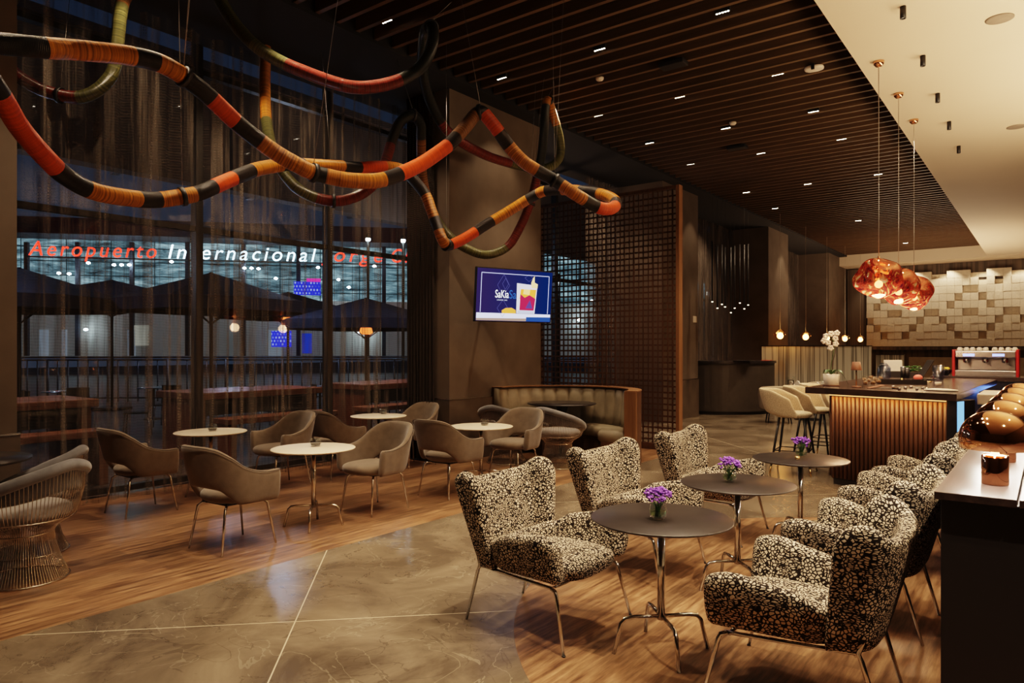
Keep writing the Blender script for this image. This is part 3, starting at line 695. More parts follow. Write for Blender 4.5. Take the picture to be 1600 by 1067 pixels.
# --- patterned wing chair (faces +Y)
def make_wing():
    t = empty('patterned_wing_chair', (0,0,0), 0, '', 'armchair', 'pebble print armchairs at the dark tables')
    # back with folded-forward wings
    rows = []; N = 26; top = [(0,.838),(.35,.848),(.62,.885),(.80,.912),(.92,.890),(1.0,.840)]
    for i in range(-N, N+1):
        u = abs(i)/N; sg = -1 if i < 0 else 1; zt = lerp_tab(top, u); zb = .335
        if u < .72: k = u/.72*PI/2; x = .325*math.sin(k)**.75; y = -.10*(max(0, math.cos(k)))**.75; nx, ny = math.sin(k)**2, -math.cos(k)
        else: k = (u-.72)/.28; x = .325 + .030*k; y = .125*k; nx, ny = 1, -.1
        l = math.hypot(nx, ny); nx /= l; ny /= l; h = (.044 if abs(i) < N else .022) + .004*math.sin(u*PI)
        ring = []
        for off, z in ((h, zb+.02), (h, zb+(zt-zb)*.33), (h, zb+(zt-zb)*.66), (h, zt-.04), (h*.6, zt-.006), (-h*.6, zt-.006), (-h, zt-.04), (-h, zb+(zt-zb)*.66), (-h, zb+(zt-zb)*.33), (-h, zb+.02), (-h*.5, zb), (h*.5, zb)):
            q = (z-.335)/.6; wid = .84 + .30*q; fold = 1.0 if u < .72 else (.45 + .75*q)
            ring.append((sg*(x + nx*off)*wid, (y if u < .72 else y*fold) + ny*off - .205 - .155*q, z))
        rows.append(ring)
    grid_surface(rows).build('backrest', pebble_m, t, sub=1)
    # bucket with the two arms
    top = [(0,.50),(.45,.52),(.60,.575),(.72,.598),(.88,.622),(1.0,.600)]; bot = [(0,.345),(.5,.34),(1.0,.355)]
    shell(.315, .20, .345, top, bot, .098, .20, .34, e=.60, flare=.050, out_top=.20, thm=[(0,.7),(.45,.8),(.7,1),(1,1.15)]).build('arms', pebble_m, t, sub=1)
    cushion(.59, .60, .325, .445, .085, sx=3.2).build('seat', pebble_m, t, sub=1)
    for a in (-1,1):
        MB().tube([(a*.285,-.27,.345),(a*.31,.0,.335),(a*.325,.27,.325)], .010, 8).build('side_rail', chrome, t)
        MB().tube([(a*.325,.255,.326),(a*.332,.285,.315),(a*.335,.295,.295),(a*.37,.365,.0)], [.011,.011,.011,.009], 8).build('leg', chrome, t); lg = t.children[-1]
        MB().tube([(a*.27,-.365,.62),(a*.275,-.320,.46),(a*.283,-.28,.345),(a*.285,-.295,.31),(a*.285,-.385,.0)], [.009,.010,.011,.011,.009], 8).build('leg', chrome, t)
        MB().tube([(a*.37,.365,.0),(a*.3705,.366,.008)], .011, 8).build('foot_cap', black, lg)
    MB().tube([(-.285,-.27,.335),(.285,-.27,.335)], .009, 8).build('cross_bar', chrome, t)
    MB().tube([(-.32,.25,.318),(.32,.25,.318)], .009, 8).build('cross_bar', chrome, t)
    return t
wg = make_wing()
WP = [((-2.40,3.49),-PI/2,'black and cream pebble print armchair left of the nearest dark table'),
 ((-2.44,4.76),-PI/2,'pebble print armchair left of the middle dark table, second from camera in left row'),
 ((-2.38,6.08),-PI/2,'farthest pebble print armchair in the left row, in front of curved black desk'),
 ((-.93,3.50),PI/2,'pebble print armchair in right foreground seen from behind, next to the black counter end'),
 ((-.93,4.72),PI/2,'pebble print armchair behind the foreground one on the counter side'),
 ((-.93,6.05),PI/2,'pebble print armchair third along the black counter'),
 ((-.90,7.15),PI/2,'farthest pebble print armchair along the black counter, only its top visible')]
for i, (p, r, lab) in enumerate(WP):
    if i == 0: wg.location = (p[0], p[1], 0); wg.rotation_euler.z = r; wg['label'] = lab
    else: dup(wg, (p[0], p[1], 0), r + (.0, -.02, .03, .04, -.03, .02, .0)[i], lab)

# --- wire tub chair (faces +Y)
def make_wire():
    t = empty('wire_tub_chair', (0,0,0), 0, '', 'chair', 'wire tub chairs')
    def rail(a):   # a: angle from back (-Y), + to right
        k = min(1, abs(a)/2.15); z = .765 - .27*k**1.35; r = .345 + .02*(1-k)
        return Vector((r*math.sin(a), -r*math.cos(a), z))
    base = MB(); n = 96
    for i in range(n):
        a = 2*PI*i/n; base.tube([(.265*math.sin(a),-.265*math.cos(a),.008),(.225*math.sin(a),-.225*math.cos(a),.10),(.185*math.sin(a),-.185*math.cos(a),.24),(.175*math.sin(a),-.175*math.cos(a),.31),(.20*math.sin(a),-.20*math.cos(a),.345)], .0026, 4, cap=False)
    ring = [(math.sin(2*PI*i/48), -math.cos(2*PI*i/48)) for i in range(48)]
    base.tube([(.268*x,.268*y,.007) for x, y in ring], .007, 6, closed=True); base.tube([(.176*x,.176*y,.31) for x, y in ring], .006, 6, closed=True)
    base.build('wire_base', nickel, t)
    bk = MB()
    for i in range(n):
        a = 2*PI*i/n; a = a if a <= PI else a - 2*PI
        p0 = Vector((.20*math.sin(a), -.20*math.cos(a), .345)); p1 = Vector((.30*math.sin(a), -.30*math.cos(a), .41)); p2 = Vector((.325*math.sin(a), -.325*math.cos(a), .47))
        pts = [p0, p1, p2]
        if abs(a) < 2.15: q = rail(a); pts += [p2.lerp(q, .5) + Vector((math.sin(a), -math.cos(a), 0))*.012, q]
        else: pts[2] = Vector((.315*math.sin(a), -.315*math.cos(a), .44))
        bk.tube(pts, .0026, 4, cap=False)
    bk.tube([(.305*x,.305*y,.415) for x, y in ring], .005, 5, closed=True)
    bk.build('wire_basket', nickel, t)
    R = [rail(-2.18 + 4.36*i/44) + Vector((0,0,.005)) for i in range(45)]
    rs = [.014 + .026*math.sin(min(1, min(i, 44-i)/7)*PI/2) for i in range(45)]
    c = MB(); c.tube(R, rs, 12); c.build('rail_cushion', grey_velvet, t, sub=1)
    # upholstered band hanging inside the back
    rows = []
    for i in range(-16, 17):
        a = i/16*1.75; q = rail(a); inn = Vector((-math.sin(a), math.cos(a), 0)); hgt = .16*math.cos(a/1.75*PI/2)**.6 + .01 if abs(i) < 16 else .01
        rows.append([q+inn*.005, q+inn*.045+Vector((0,0,-.01)), q+inn*.050+Vector((0,0,-hgt)), q+inn*.02+Vector((0,0,-hgt))])
    grid_surface(rows).build('back_pad', grey_velvet, t, sub=1)
    s = MB(); s.lathe([(.0,.385),(.20,.385),(.275,.41),(.295,.445),(.28,.485),(.20,.507),(0,.512)], 36); s.build('seat', seat_grey, t, sub=1)
    return t
wc = make_wire(); 
WC = [((-5.76,1.87),2.06,1.06,'grey velvet wire tub chair in left foreground with full flared wire base'),
 ((-6.50,2.15),2.5,1.04,'second wire tub chair at far left, mostly behind the dark round table'),
 ((-5.39,8.13),0,1.05,'wire tub chair at the booth with its flared wire base in view'),
 ((-6.18,7.98),.1,1.05,'wire tub chair at the booth half hidden behind a taupe armchair')]
for i, (p, r, k, lab) in enumerate(WC):
    if i == 0: wc.location = (p[0], p[1], 0); wc.rotation_euler.z = r; wc.scale = (k,)*3; wc['label'] = lab
    else: dup(wc, (p[0], p[1], 0), r, lab, scale=k)

# --- round cafe tables
def make_table(topm, nm, cat, grp, legm, r=.375, h=.715):
    t = empty(nm, (0,0,0), 0, '', cat, grp)
    MB().lathe([(0,h-.014),(r-.012,h-.014),(r,h-.006),(r,h-.002),(r-.003,h),(0,h)], 64).build('tabletop', topm, t)
    MB().lathe([(0,h-.024),(.10,h-.024),(.10,h-.0145),(0,h-.0145)], 24).build('mounting_plate', dark_metal, t)
    MB().tube([(0,0,.17),(0,0,h-.024)], .021, 14).build('column', legm, t)
    for k in range(4):
        a = PI/4 + k*PI/2; c, s_ = math.cos(a), math.sin(a)
        pts = [(0,0,.188),(.15,0,.190),(.20,0,.183),(.222,0,.160),(.262,0,.0)]
        MB().tube([(p[0]*c, p[0]*s_, p[2]) for p in pts], .0115, 8).build('leg', legm, t)
    return t
wt = make_table(white_top, 'cafe_table', 'table', 'round white cafe tables', nickel)
for i, (p, lab) in enumerate((((-7.32,4.16),'leftmost round white topped cafe table by the curtain'),((-5.36,4.04),'nearest round white topped cafe table, front of the four'),((-7.24,6.52),'farthest round white topped cafe table beside the dark window mullion'),((-5.31,6.37),'round white topped cafe table nearest to the booth and pillar'))):
    if i == 0: wt.location = (p[0],p[1],0); wt['label'] = lab
    else: dup(wt, (p[0],p[1],0), 0, lab)
dt = make_table(dark_top, 'cafe_table', 'table', 'round dark cafe tables', chrome)
for i, (p, lab) in enumerate((((-1.66,3.50),'nearest round dark cafe table with purple flowers in the foreground'),((-1.68,4.72),'middle round dark cafe table of the three'),((-1.64,6.08),'farthest round dark cafe table, in front of the bar stools'))):
    if i == 0: dt.location = (p[0],p[1],0); dt['label'] = lab
    else: dup(dt, (p[0],p[1],0), 0, lab)
t = empty('round_table', (-6.36,1.66,0), 0, 'dark round table cut off by the left edge, beside wire chairs', 'table')
MB().lathe([(0,.785),(.44,.785),(.45,.795),(.45,.805),(0,.805)], 48).build('tabletop', dark_top, t); MB().tube([(0,0,.0),(0,0,.785)], .04, 12).build('column', black, t); MB().lathe([(0,0),(.22,0),(.22,.012),(.04,.03)], 28).build('base', black, t)
t = empty('round_table', (-5.86,8.93,0), 0, 'dark round table inside the curved booth', 'table')
MB().lathe([(0,.785),(.50,.785),(.52,.795),(.52,.805),(0,.805)], 56).build('tabletop', dark_top, t); MB().lathe([(.10,.785),(.04,.55),(.04,.03)], 20).build('column', black, t); MB().lathe([(0,0),(.24,0),(.24,.012),(.04,.03)], 28).build('base', black, t)

# --- booth
bo = empty('booth_sofa', (-5.6, 8.5, 0), 0, 'curved greige leather booth with channelled back and walnut surround by the lattice screen', 'sofa')
def arc(r, a0, a1, n): return [(r*math.cos(a0+(a1-a0)*i/n), r*math.sin(a0+(a1-a0)*i/n)) for i in range(n+1)]
A0, A1 = math.radians(8), math.radians(188)
def arcwall(r0, r1, z0, z1, a0, a1, n=48, mi=0):
    s = MB(); s.prism(arc(r1, a0, a1, n) + arc(r0, a0, a1, n)[::-1], z0, z1); return s
arcwall(1.11, 1.145, 0, 1.03, A0, A1).build('outer_shell', screen_wood, bo)
arcwall(.975, 1.145, 0, 1.035, A0-.03, A0, 2).build('end_panel', screen_edge, bo)
arcwall(.97, 1.15, 1.03, 1.045, A0, A1).build('top_rail', screen_edge, bo)
rows = []; nch = 15; N = nch*8
for i in range(N+1):
    a = A0 + (A1-A0)*i/N; k = (i % 8)/8; bul = .028*abs(math.sin(PI*k))**.5
    rr = 1.0 - bul
    rows.append([(r*math.cos(a), r*math.sin(a), z) for r, z in ((1.11,.44),(rr-.05,.44),(rr-.03,.62),(rr,.85),(rr+.015,1.0),(rr+.05,1.025),(1.11,1.025))])
grid_surface(rows).build('backrest', leather, bo)
rows = []
B1 = math.radians(150)
for i in range(49):
    a = A0 + (B1-A0)*i/48; e = .0 if 0 < i < 48 else .012
    rows.append([(r*math.cos(a), r*math.sin(a), z) for r, z in ((1.0,.33),(.60+e,.33),(.565+e,.36),(.56+e,.43),(.59+e,.475-e),(.75,.485-e),(1.0,.47-e))])
grid_surface(rows).build('seat', leather, bo)
arcwall(.62, 1.08, 0, .33, A0, B1).build('plinth', screen_wood, bo)

# --- lattice screen
ls = empty('lattice_screen', (-6.0, 10.5, 0), 0, 'tall dark walnut lattice screen dividing the room behind the booth', 'screen')
s = MB(); x0, x1, zt = -1.33, 1.30, 4.16; i = 0; x = x0+.06
while x < x1-.04:
    w_ = (.018, .028, .018, .022)[i % 4]; s.box(x-w_/2, x+w_/2, -.010, .0, .1, zt); x += (.080, .092)[i % 2]; i += 1
z = .16; i = 0
while z < zt-.04: s.box(x0, x1, .0, .010, z-.014, z+.014); z += (.098, .092)[i % 2]; i += 1
s.build('lattice', screen_wood, ls)
s = MB(); s.box(x0-.05, x0, -.06, .06, 0, zt+.05); s.box(x0, x1, -.06, .06, zt, zt+.05); s.box(x0, x1, -.06, .06, 0, .1); s.build('frame', screen_wood, ls)
MB().box(x1, x1+.055, -.065, .065, 0, zt+.05).build('end_post', screen_edge, ls)

# --- television
Lc, Rc = Vector((-6.25,7.37)), Vector((-5.81,8.57)); mid = (Lc+Rc)/2; ta = math.atan2(Rc.y-Lc.y, Rc.x-Lc.x)
tv = empty('television', (mid.x, mid.y, 2.37), ta, 'wall mounted television showing a cocktail glass on navy background', 'television')
tv.rotation_euler = (math.radians(5), 0, ta)
w2, h2 = .64, .375
MB().box(-w2,w2,-.02,.03,-h2,h2).build('casing', black, tv, .008)
scr = MB(); scr.box(-w2+.012,w2-.012,-.023,-.021,-h2+.014,h2-.014)
def scr_mat():
    m = D.materials.new('screen_navy'); t = NT(m); tc = t.n('ShaderNodeTexCoord'); g = t.n('ShaderNodeSeparateXYZ'); t.l(tc.outputs['Object'], g.inputs[0])
    r = t.n('ShaderNodeMapRange'); r.inputs[1].default_value = -.6; r.inputs[2].default_value = .5; t.l(g.outputs[0], r.inputs[0])
    c = t.n('ShaderNodeValToRGB'); t.l(r.outputs[0], c.inputs[0]); c.color_ramp.elements[0].color = (.030,.018,.080,1); c.color_ramp.elements[1].color = (.004,.018,.100,1)
    e = t.n('ShaderNodeEmission', Strength=.8); t.l(c.outputs[0], e.inputs[0]); t.surf(e.outputs[0]); return m
scr.build('screen', scr_mat(), tv)
def tvq(name, pts, col, s_=1.2, y=-.0245):
    MB().add([(x, y, z) for x, z in pts], [tuple(range(len(pts)))]).build(name, emit(name+'_light', col, s_), tv)
fr = MB()
for (a, b), (c, d) in (((-.56,.30),(.57,.30)),((.57,.30),(.57,-.24)),((-.56,.30),(-.56,-.24))): fr.tube([(a,-.0245,b),(c,-.0245,d)], .005, 4)
fr.build('screen_border', emit('border_light', (.55,.58,1), .9), tv)
dm = MB()
for cx, cz, a, b in ((-.20,.14,.10,.15),(-.17,.16,.05,.08),(-.2,-.18,.09,.12),(.22,.26,.07,.05)):
    q = [(cx-a,cz),(cx,cz+b),(cx+a,cz),(cx,cz-b)]
    for i in range(4): dm.tube([(q[i][0],-.0240,q[i][1]),(q[(i+1)%4][0],-.0240,q[(i+1)%4][1])], .0022, 4)
dm.build('diamond_lines', emit('diamond_light', (.10,.10,.32), .8), tv)
tvq('bar_top_image', [(-.62,-.355),(.18,-.355),(.62,-.30),(.62,-.25),(-.62,-.25)], (.72,.75,1), 1.2)
tvq('bar_top_shade', [(-.62,-.355),(.20,-.355),(.20,-.315),(-.62,-.325)], (.40,.28,.22), .8, -.0247)
tvq('bar_top_blue', [(.20,-.355),(.62,-.355),(.62,-.29),(.20,-.295)], (.02,.06,.25), 1, -.0249)
tvq('glass_image', [(.03,-.245),(.34,-.245),(.37,.16),(.02,.18)], (.75,.72,.85), 1.1, -.0251)
tvq('drink_top', [(.075,-.04),(.34,-.04),(.355,.10),(.09,.10)], (1,.38,.05), 1.1, -.0253)
tvq('drink_bottom', [(.08,-.20),(.325,-.20),(.345,-.03),(.24,.02),(.16,-.02),(.085,.03)], (.42,.02,.07), 1.0, -.0255)
tvq('glass_cut', [(.18,-.17),(.30,-.17),(.25,-.05)], (.09,.05,.22), 1.0, -.0257)
tvq('ice_cube', [(.13,.03),(.24,.02),(.25,.10),(.14,.10)], (1,.62,.20), 1.2, -.0257)
tvq('glass_base', [(.05,-.24),(.33,-.24),(.33,-.205),(.05,-.205)], (.5,.55,.75), 1.1, -.0257)
tvq('orange_peel', [(.27,.12),(.37,.12),(.375,.18),(.32,.20),(.315,.29),(.29,.27),(.26,.19)], (1,.72,.30), 1.1, -.0259)
tvq('orange_peel_curl', [(-.21,-.25),(-.215,-.21),(-.15,-.175),(-.05,-.17),(.015,-.20),(.02,-.25)], (1,.42,.06), 1.0, -.0259)
MT = Matrix.Translation((-.33,-.0262,-.035)) @ Matrix.Rotation(PI/2, 4, 'X')
text_obj('screen_lettering', 'SaKia', .155, emit('logo_white', (.9,.93,1), 1.6), tv, MT, fit=.22)
text_obj('screen_lettering', 'Sa', .17, emit('logo_blue', (.03,.10,.38), 1.0), tv, Matrix.Translation((-.10,-.0250,-.04)) @ Matrix.Rotation(PI/2, 4, 'X'), fit=.115)
text_obj('screen_lettering', 'LOUNGE  BAR', .026, emit('logo_small', (.6,.65,.9), 1.0), tv, Matrix.Translation((-.30,-.0262,-.075)) @ Matrix.Rotation(PI/2, 4, 'X'), fit=.17)
tv_b = MB(); tv_b.tube([(0,.03,0),(-.05,.40,0),(-.05,.735,0)], .025, 8); tv_b.box(-.15,.15,.03,.05,-.12,.12); tv_b.build('wall_bracket', black, tv)
# ================================================================== TUBE SCULPTURE
# waypoints: x, y in the photo's frame, depth ; placed in the room by depth
def sculpt(name, way, segs, rad, label):
    pts = [tuple(cp(px, d, py=py)) for px, py, d in way]
    P = smooth_path(pts, 8); P = [Vector(p) for p in P]
    # arc length in metres, colour by waypoint index
    order = []; 
    for idx, col in segs: order.append((idx, col))
    cols = sorted(set(c for _, c in order)); n = 14
    s = MB(); s.tube(P, rad, n)
    nseg = len(P)-1; L = [0]
    for i in range(nseg): L.append(L[-1] + (P[i+1]-P[i]).length)
    mi = []
    for i in range(nseg):
        w = i/8; col = [c for k, c in order if k <= w][-1]; mi += [cols.index(col)]*n
    s.mi = mi + [mi[0], mi[-1]]
    o = s.build(name, [WIND[c] for c in cols]); me = o.data
    uv = me.uv_layers.new(name='UVMap')
    for pi_, p in enumerate(me.polygons):
        for li in p.loop_indices:
            v = me.loops[li].vertex_index; uv.data[li].uv = ((v % n)/n, L[min(v//n, nseg)])
    tag(o, label, 'sculpture', 'wound tube sculpture loops'); return P
WA = [(-60,66,4.1),(-20,67,4.2),(30,71,4.3),(72,75,4.35),(105,77,4.5),(140,80,4.6),(180,84,4.75),(208,88,4.85),(245,97,5.0),(270,109,5.1),(290,122,5.2),(318,143,5.3),(345,168,5.4),(368,190,5.5),(395,212,5.6),(430,238,5.7),(470,261,5.8),(490,270,5.9),(510,275,5.95),(540,281,6.0),(578,283,6.1),(600,280,6.2),(625,272,6.3),(662,254,6.5),(699,228,6.7),(712,215,6.8),(730,195,7.0),(742,180,7.1),(753,175,7.1),(762,184,7.1),(780,207,7.1),(795,228,7.2),(815,250,7.2),(838,266,7.2),(862,279,7.3),(880,291,7.3),(900,304,7.3),(925,319,7.4),(942,326,7.45),(957,325,7.6),(962,316,7.9),(950,307,8.2),(925,300,8.4),(895,297,8.6),(865,297,8.8),(846,300,8.9),(824,312,9.0),(790,333,9.0),(758,352,8.9),(735,367,8.8),(715,378,8.7),(699,383,8.6),(690,372,8.5),(683,352,8.5),(675,332,8.5),(665,305,8.5),(650,285,8.5),(635,270,8.5),(618,262,8.4),(590,260,8.2),(562,262,8.0),(535,260,7.8),(490,258,7.4),(455,256,7.0),(425,260,6.8),(400,265,6.6),(373,275,6.4),(334,292,6.1),(310,302,6.0),(285,307,5.9),(250,312,5.8),(215,311,5.6),(150,300,5.2),(105,277,5.0),(70,245,4.8),(30,198,4.6),(0,148,4.4),(-40,90,4.2),(-70,60,4.1)]
SA = [(0,'K'),(3,'A'),(7,'K'),(8,'A'),(10,'K'),(11.5,'O'),(13,'K'),(14.3,'A'),(17,'K'),(18,'A'),(21,'K'),(22,'O'),(24,'K'),(25,'B'),(27,'K'),(28.4,'O'),(30,'K'),(31,'A'),(33,'K'),(34.8,'A'),(36.5,'K'),(37.5,'O'),(39.3,'K'),(40,'A'),(41.6,'K'),(42.6,'A'),(43.4,'K'),(44.6,'A'),(45.2,'K'),(46,'A'),(47.6,'K'),(48.6,'O'),(50.6,'K'),(51.3,'A'),(52.6,'K'),(53.6,'A'),(55,'K'),(57,'A'),(58.6,'O'),(60,'K'),(61,'A'),(62.5,'K'),(63.5,'A'),(65.2,'K'),(66.2,'O'),(67,'K'),(68.2,'A'),(70,'K'),(71,'A'),(72.2,'K'),(73.4,'O'),(76,'K')]
PA = sculpt('tube_sculpture', WA, SA, .066, 'long looping tube wound in orange amber and black cord hanging from ceiling')
WB = [(-60,40,7.0),(-25,60,7.0),(0,88,7.0),(12,102,7.0),(31,121,7.0),(62,139,7.0),(94,149,7.0),(122,152,7.0),(145,145,7.0),(165,129,7.0),(178,107,7.0),(184,62,7.0),(188,25,7.0),(196,-5,7.1),(225,-45,7.3),(290,-70,7.8),(360,-55,8.3),(400,-15,8.6),(412,30,8.6),(415,75,8.6),(414,131,8.4),(416,187,8.2),(426,235,8.0),(440,265,8.0),(462,292,8.0),(494,309,8.1),(530,314,8.2),(565,303,8.3),(590,280,8.4),(604,247,8.5),(614,215,8.6),(627,189,8.7),(645,180,8.8),(657,194,8.9),(658,217,9.0),(659,260,9.2),(665,300,9.4),(680,338,9.6),(700,367,9.8),(726,387,9.9),(760,398,10.0),(792,386,10.0),(811,358,10.0),(828,318,10.0),(839,277,9.9),(846,243,9.8),(850,205,9.8),(852,172,9.9),(856,157,10.0),(864,178,10.1),(874,215,10.2),(875,243,10.2),(861,260,10.1),(833,263,10.0),(797,255,9.8),(760,243,9.5),(722,223,9.2),(695,200,9.0),(674,162,8.8),(664,130,8.6),(660,90,8.3),(664,50,8.0),(673,42,7.7),(677,55,7.5),(671,82,7.3),(655,107,7.15),(625,125,7.0),(587,135,6.9),(550,136,6.8),(512,126,6.8),(480,114,6.8),(448,101,6.8),(420,86,6.8),(394,67,6.8),(369,40,6.9),(346,4,7.0),(325,-40,7.1),(300,-90,7.2)]
SB = [(0,'D'),(2,'R'),(7,'G'),(11.5,'G'),(12.5,'B'),(16,'A'),(20.6,'A'),(21,'G'),(25,'R'),(29,'R'),(29.6,'D'),(34,'B'),(36.5,'G'),(38.5,'G'),(41,'R'),(44.5,'D'),(47.2,'A'),(49.5,'G'),(52.8,'G'),(54,'R'),(57.2,'D'),(65.6,'D'),(66,'R'),(70,'R'),(71,'G'),(75,'G')]
PB = sculpt('tube_sculpture', WB, SB, .062, 'long looping tube wound in olive oxblood and black cord hanging from ceiling')
def nearest(P, px, py):
    best = None
    for p in P:
        d = p.x*FW.x + p.y*FW.y
        if d < .5: continue
        l = p.x*RT.x + p.y*RT.y; qx = 800 + l/d*F; qy = HZ - (p.z-CH)/d*F; e = (qx-px)**2 + (qy-py)**2
        if best is None or e < best[0]: best = (e, p)
    return best[1]
for i, (P, px, py, tx, ty) in enumerate(((PA,290,115,-.02,.15),(PA,283,307,.1,-.1),(PA,750,176,-.35,.1),(PA,866,281,-.1,.1),(PA,490,270,.1,.3),(PA,698,382,.0,.0),(PB,674,42,0,.2),(PB,645,180,-.3,.0),(PB,856,158,0,.1),(PB,826,320,.1,0),(PB,520,314,-.6,.3),(PB,94,149,0,.1))):
    q = nearest(P, px, py); ztop = 5.33 if q.x > -6.45 else 5.30
    t = empty('suspension_cable', q, 0, 'thin steel cable with black ring clamp holding up the looping tube sculpture', 'cable', 'sculpture suspension cables')
    k = [j for j, p in enumerate(P) if p == q][0]; tg = (P[min(k+1,len(P)-1)] - P[max(k-1,0)]).normalized(); M = tg.to_track_quat('Z', 'Y').to_matrix().to_4x4()
    MB().lathe([(.066,-.018),(.080,-.018),(.080,.018),(.066,.018),(.066,-.018)], 20, M=M).build('ring_clamp', black, t)
    dz = ztop - q.z
    MB().tube([(0,0,.07),(tx,ty,dz)], .0022, 5).build('cable', wire_m, t)
    if i % 3 == 0: MB().tube([(0,0,.07),(tx+.25,ty-.15,dz)], .0022, 5).build('cable', wire_m, t)

# ================================================================== CEILING FITTINGS
def up(px, py, z): return fl(px, py, z)
lights = [(605,34),(937,78),(1129,20),(784,123),(1215,117),(1062,152),(935,181),(1271,175),(1134,201),(1015,224),(1189,240),(1315,218),(1079,257),(1262,288),(1166,301),(1211,326),(1301,316),(1372,273),(1341,345),(1415,380),(905,-60),(640,-150),(1060,-120)]
first = None
for px, py in lights:
    p = up(px, py, ZL)
    if first is None:
        t = empty('downlight', (p.x,p.y,ZL), 0, 'small linear five-cell downlight set between the dark timber slats', 'ceiling light', 'linear downlights in slatted ceiling'); first = t
        MB().box(-.085,.085,-.018,.018,.004,.06).build('housing', black, t)
        for k in range(5): MB().lathe([(0,.003),(.010,.003),(.010,.001),(0,.001)], 10, M=Matrix.Translation((-.064+k*.032,0,0))).build('led_cell', led_w, t)
    else: dup(first, (p.x,p.y,ZL))
def disc(name, p, r, h, m, lab, cat, grp=None):
    t = MB().lathe([(0,0),(r*.8,0),(r,h*.4),(r,h),(0,h)], 28, M=Matrix.Translation((p.x,p.y,p.z-h))).build(name, m); return tag(t, lab, cat, grp)
disc('smoke_detector', up(937,121,ZL), .055, .04, white_plastic, 'round white smoke detector on slatted ceiling nearest the television pillar', 'smoke detector', 'smoke detectors')
disc('smoke_detector', up(1145,191,ZL), .055, .04, white_plastic, 'round white smoke detector in the middle of the slatted ceiling', 'smoke detector', 'smoke detectors')
p = up(1272,104,ZL); t = empty('ceiling_router', (p.x,p.y,ZL), .1, 'flat white rounded box fixed under the slats near the soffit edge', 'access point')
cushion(.24,.20,-.045,-.002,0).build('casing', white_plastic, t); MB().box(-.02,.02,-.12,-.09,-.07,-.0).build('bracket', black, t)
for px, py, lab in ((1052,97,'black ceiling loudspeaker box between slats, larger near one'),(1152,228,'black ceiling loudspeaker box between slats, farther one')):
    p = up(px,py,ZL); tag(MB().box(p.x-.17,p.x+.17,p.y-.09,p.y+.09,ZL-.06,ZL-.001).build('ceiling_speaker', black, bevel=.01), lab, 'speaker', 'black boxes in slatted ceiling')
for i, (px, py) in enumerate(((1411,10),(1442,87),(1465,146),(1483,190),(1498,228))):
    p = up(px, py, ZS)
    t = empty('surface_spotlight', (p.x,p.y,ZS), 0, 'small black cylinder spotlight on the cream soffit, number %s from the front' % ('one','two','three','four','five')[i], 'ceiling light', 'black cylinder spotlights on soffit')
    t['label'] = ('black cylinder spotlight at top edge of cream soffit, nearest', 'black cylinder spotlight beside the first pendant canopy', 'black cylinder spotlight beside the second pendant canopy', 'black cylinder spotlight beside the third pendant canopy', 'farthest black cylinder spotlight on cream soffit')[i]
    MB().lathe([(0,-.002),(.028,-.002),(.028,-.12),(.022,-.12),(.022,-.10),(0,-.10)], 20).build('housing', black, t); MB().lathe([(0,-.101),(.021,-.101),(.021,-.104),(0,-.104)], 16).build('lens', mat('lens_%d'%i, (.9,.8,.6), .3, emi=(1,.8,.55), es=1.5), t)
disc('soffit_speaker', up(1562,29,ZS), .125, .012, mat('beige_grille', (.20,.15,.11), .8), 'round beige grille speaker at upper right of the soffit', 'speaker', 'round soffit speakers')
disc('soffit_speaker', up(1588,198,ZS), .125, .012, mat('beige_grille2', (.20,.15,.11), .8), 'round beige grille speaker farther along the soffit at right edge', 'speaker', 'round soffit speakers')

# big melted pendants
from mathutils import noise
def melt(loc, rz, lab, r, mtl, drop, canopy=True, seed=0, grp='', bulb=.05, d_=20):
    t = empty('pendant_lamp', loc, rz, lab, 'pendant lamp', grp)
    me = MB(); n1, n2 = (26, 40) if r > .2 else (12, 16); vs = []
    for j in range(n1+1):
        th = PI*(j/n1)*.93 + .07*PI
        for k in range(n2):
            ph = 2*PI*k/n2; d = Vector((math.sin(th)*math.cos(ph), math.sin(th)*math.sin(ph), math.cos(th)))
            q = noise.noise(d*1.3 + Vector((seed*3.1, 1.7, seed)))*.17 + noise.noise(d*2.0 + Vector((seed, 9, 2)))*.03
            vs.append(tuple(Vector((d.x*1.08, d.y*1.04, d.z*1.0)) * r * .95 * (1 + q)))
    fs = [(j*n2+k, j*n2+(k+1)%n2, (j+1)*n2+(k+1)%n2, (j+1)*n2+k)[::-1] for j in range(n1) for k in range(n2)]
    me.add(vs, fs, 0, True).build('shade', mtl, t)
    MB().ball((0,0,-r*.3), bulb, n=8).build('bulb', bulb_e, t)
    MB().tube([(0,0,bulb-r*.3),(0,0,r*1.0)], .012 if r > .2 else .006, 8).build('lamp_holder', copper, t)
    MB().tube([(0,0,r*1.0),(0,0,drop)], .004 if r > .2 else .0035, 6).build('cord', white_plastic if r < .2 else wire_m, t)
    if canopy: MB().lathe([(0,drop-.065),(.03,drop-.062),(.055,drop-.035),(.062,drop-.001),(0,drop-.001)], 24).build('ceiling_canopy', copper, t)
    return t
for i, ((px,py), gy, lab) in enumerate(zip(((1373,96),(1404,146),(1428,187)), (434,447,457), ('nearest large molten copper glass pendant over the bar','middle large molten copper glass pendant over the bar','farthest large molten copper glass pendant over the bar'))):
    p = up(px, py, ZS); d = p.x*FW.x + p.y*FW.y; z = CH + (HZ-gy)/F*d
    melt((p.x,p.y,z), i*1.9, lab, .25, melt_m, ZS-z, True, i+1, 'molten copper pendants over bar', .045)
    L = D.lights.new('pendant_light', 'POINT'); L.energy = 26; L.color = (1,.55,.28); L.shadow_soft_size = .1
    o = D.objects.new('pendant_light', L); COL.objects.link(o); o.location = (p.x, p.y, z-.33)
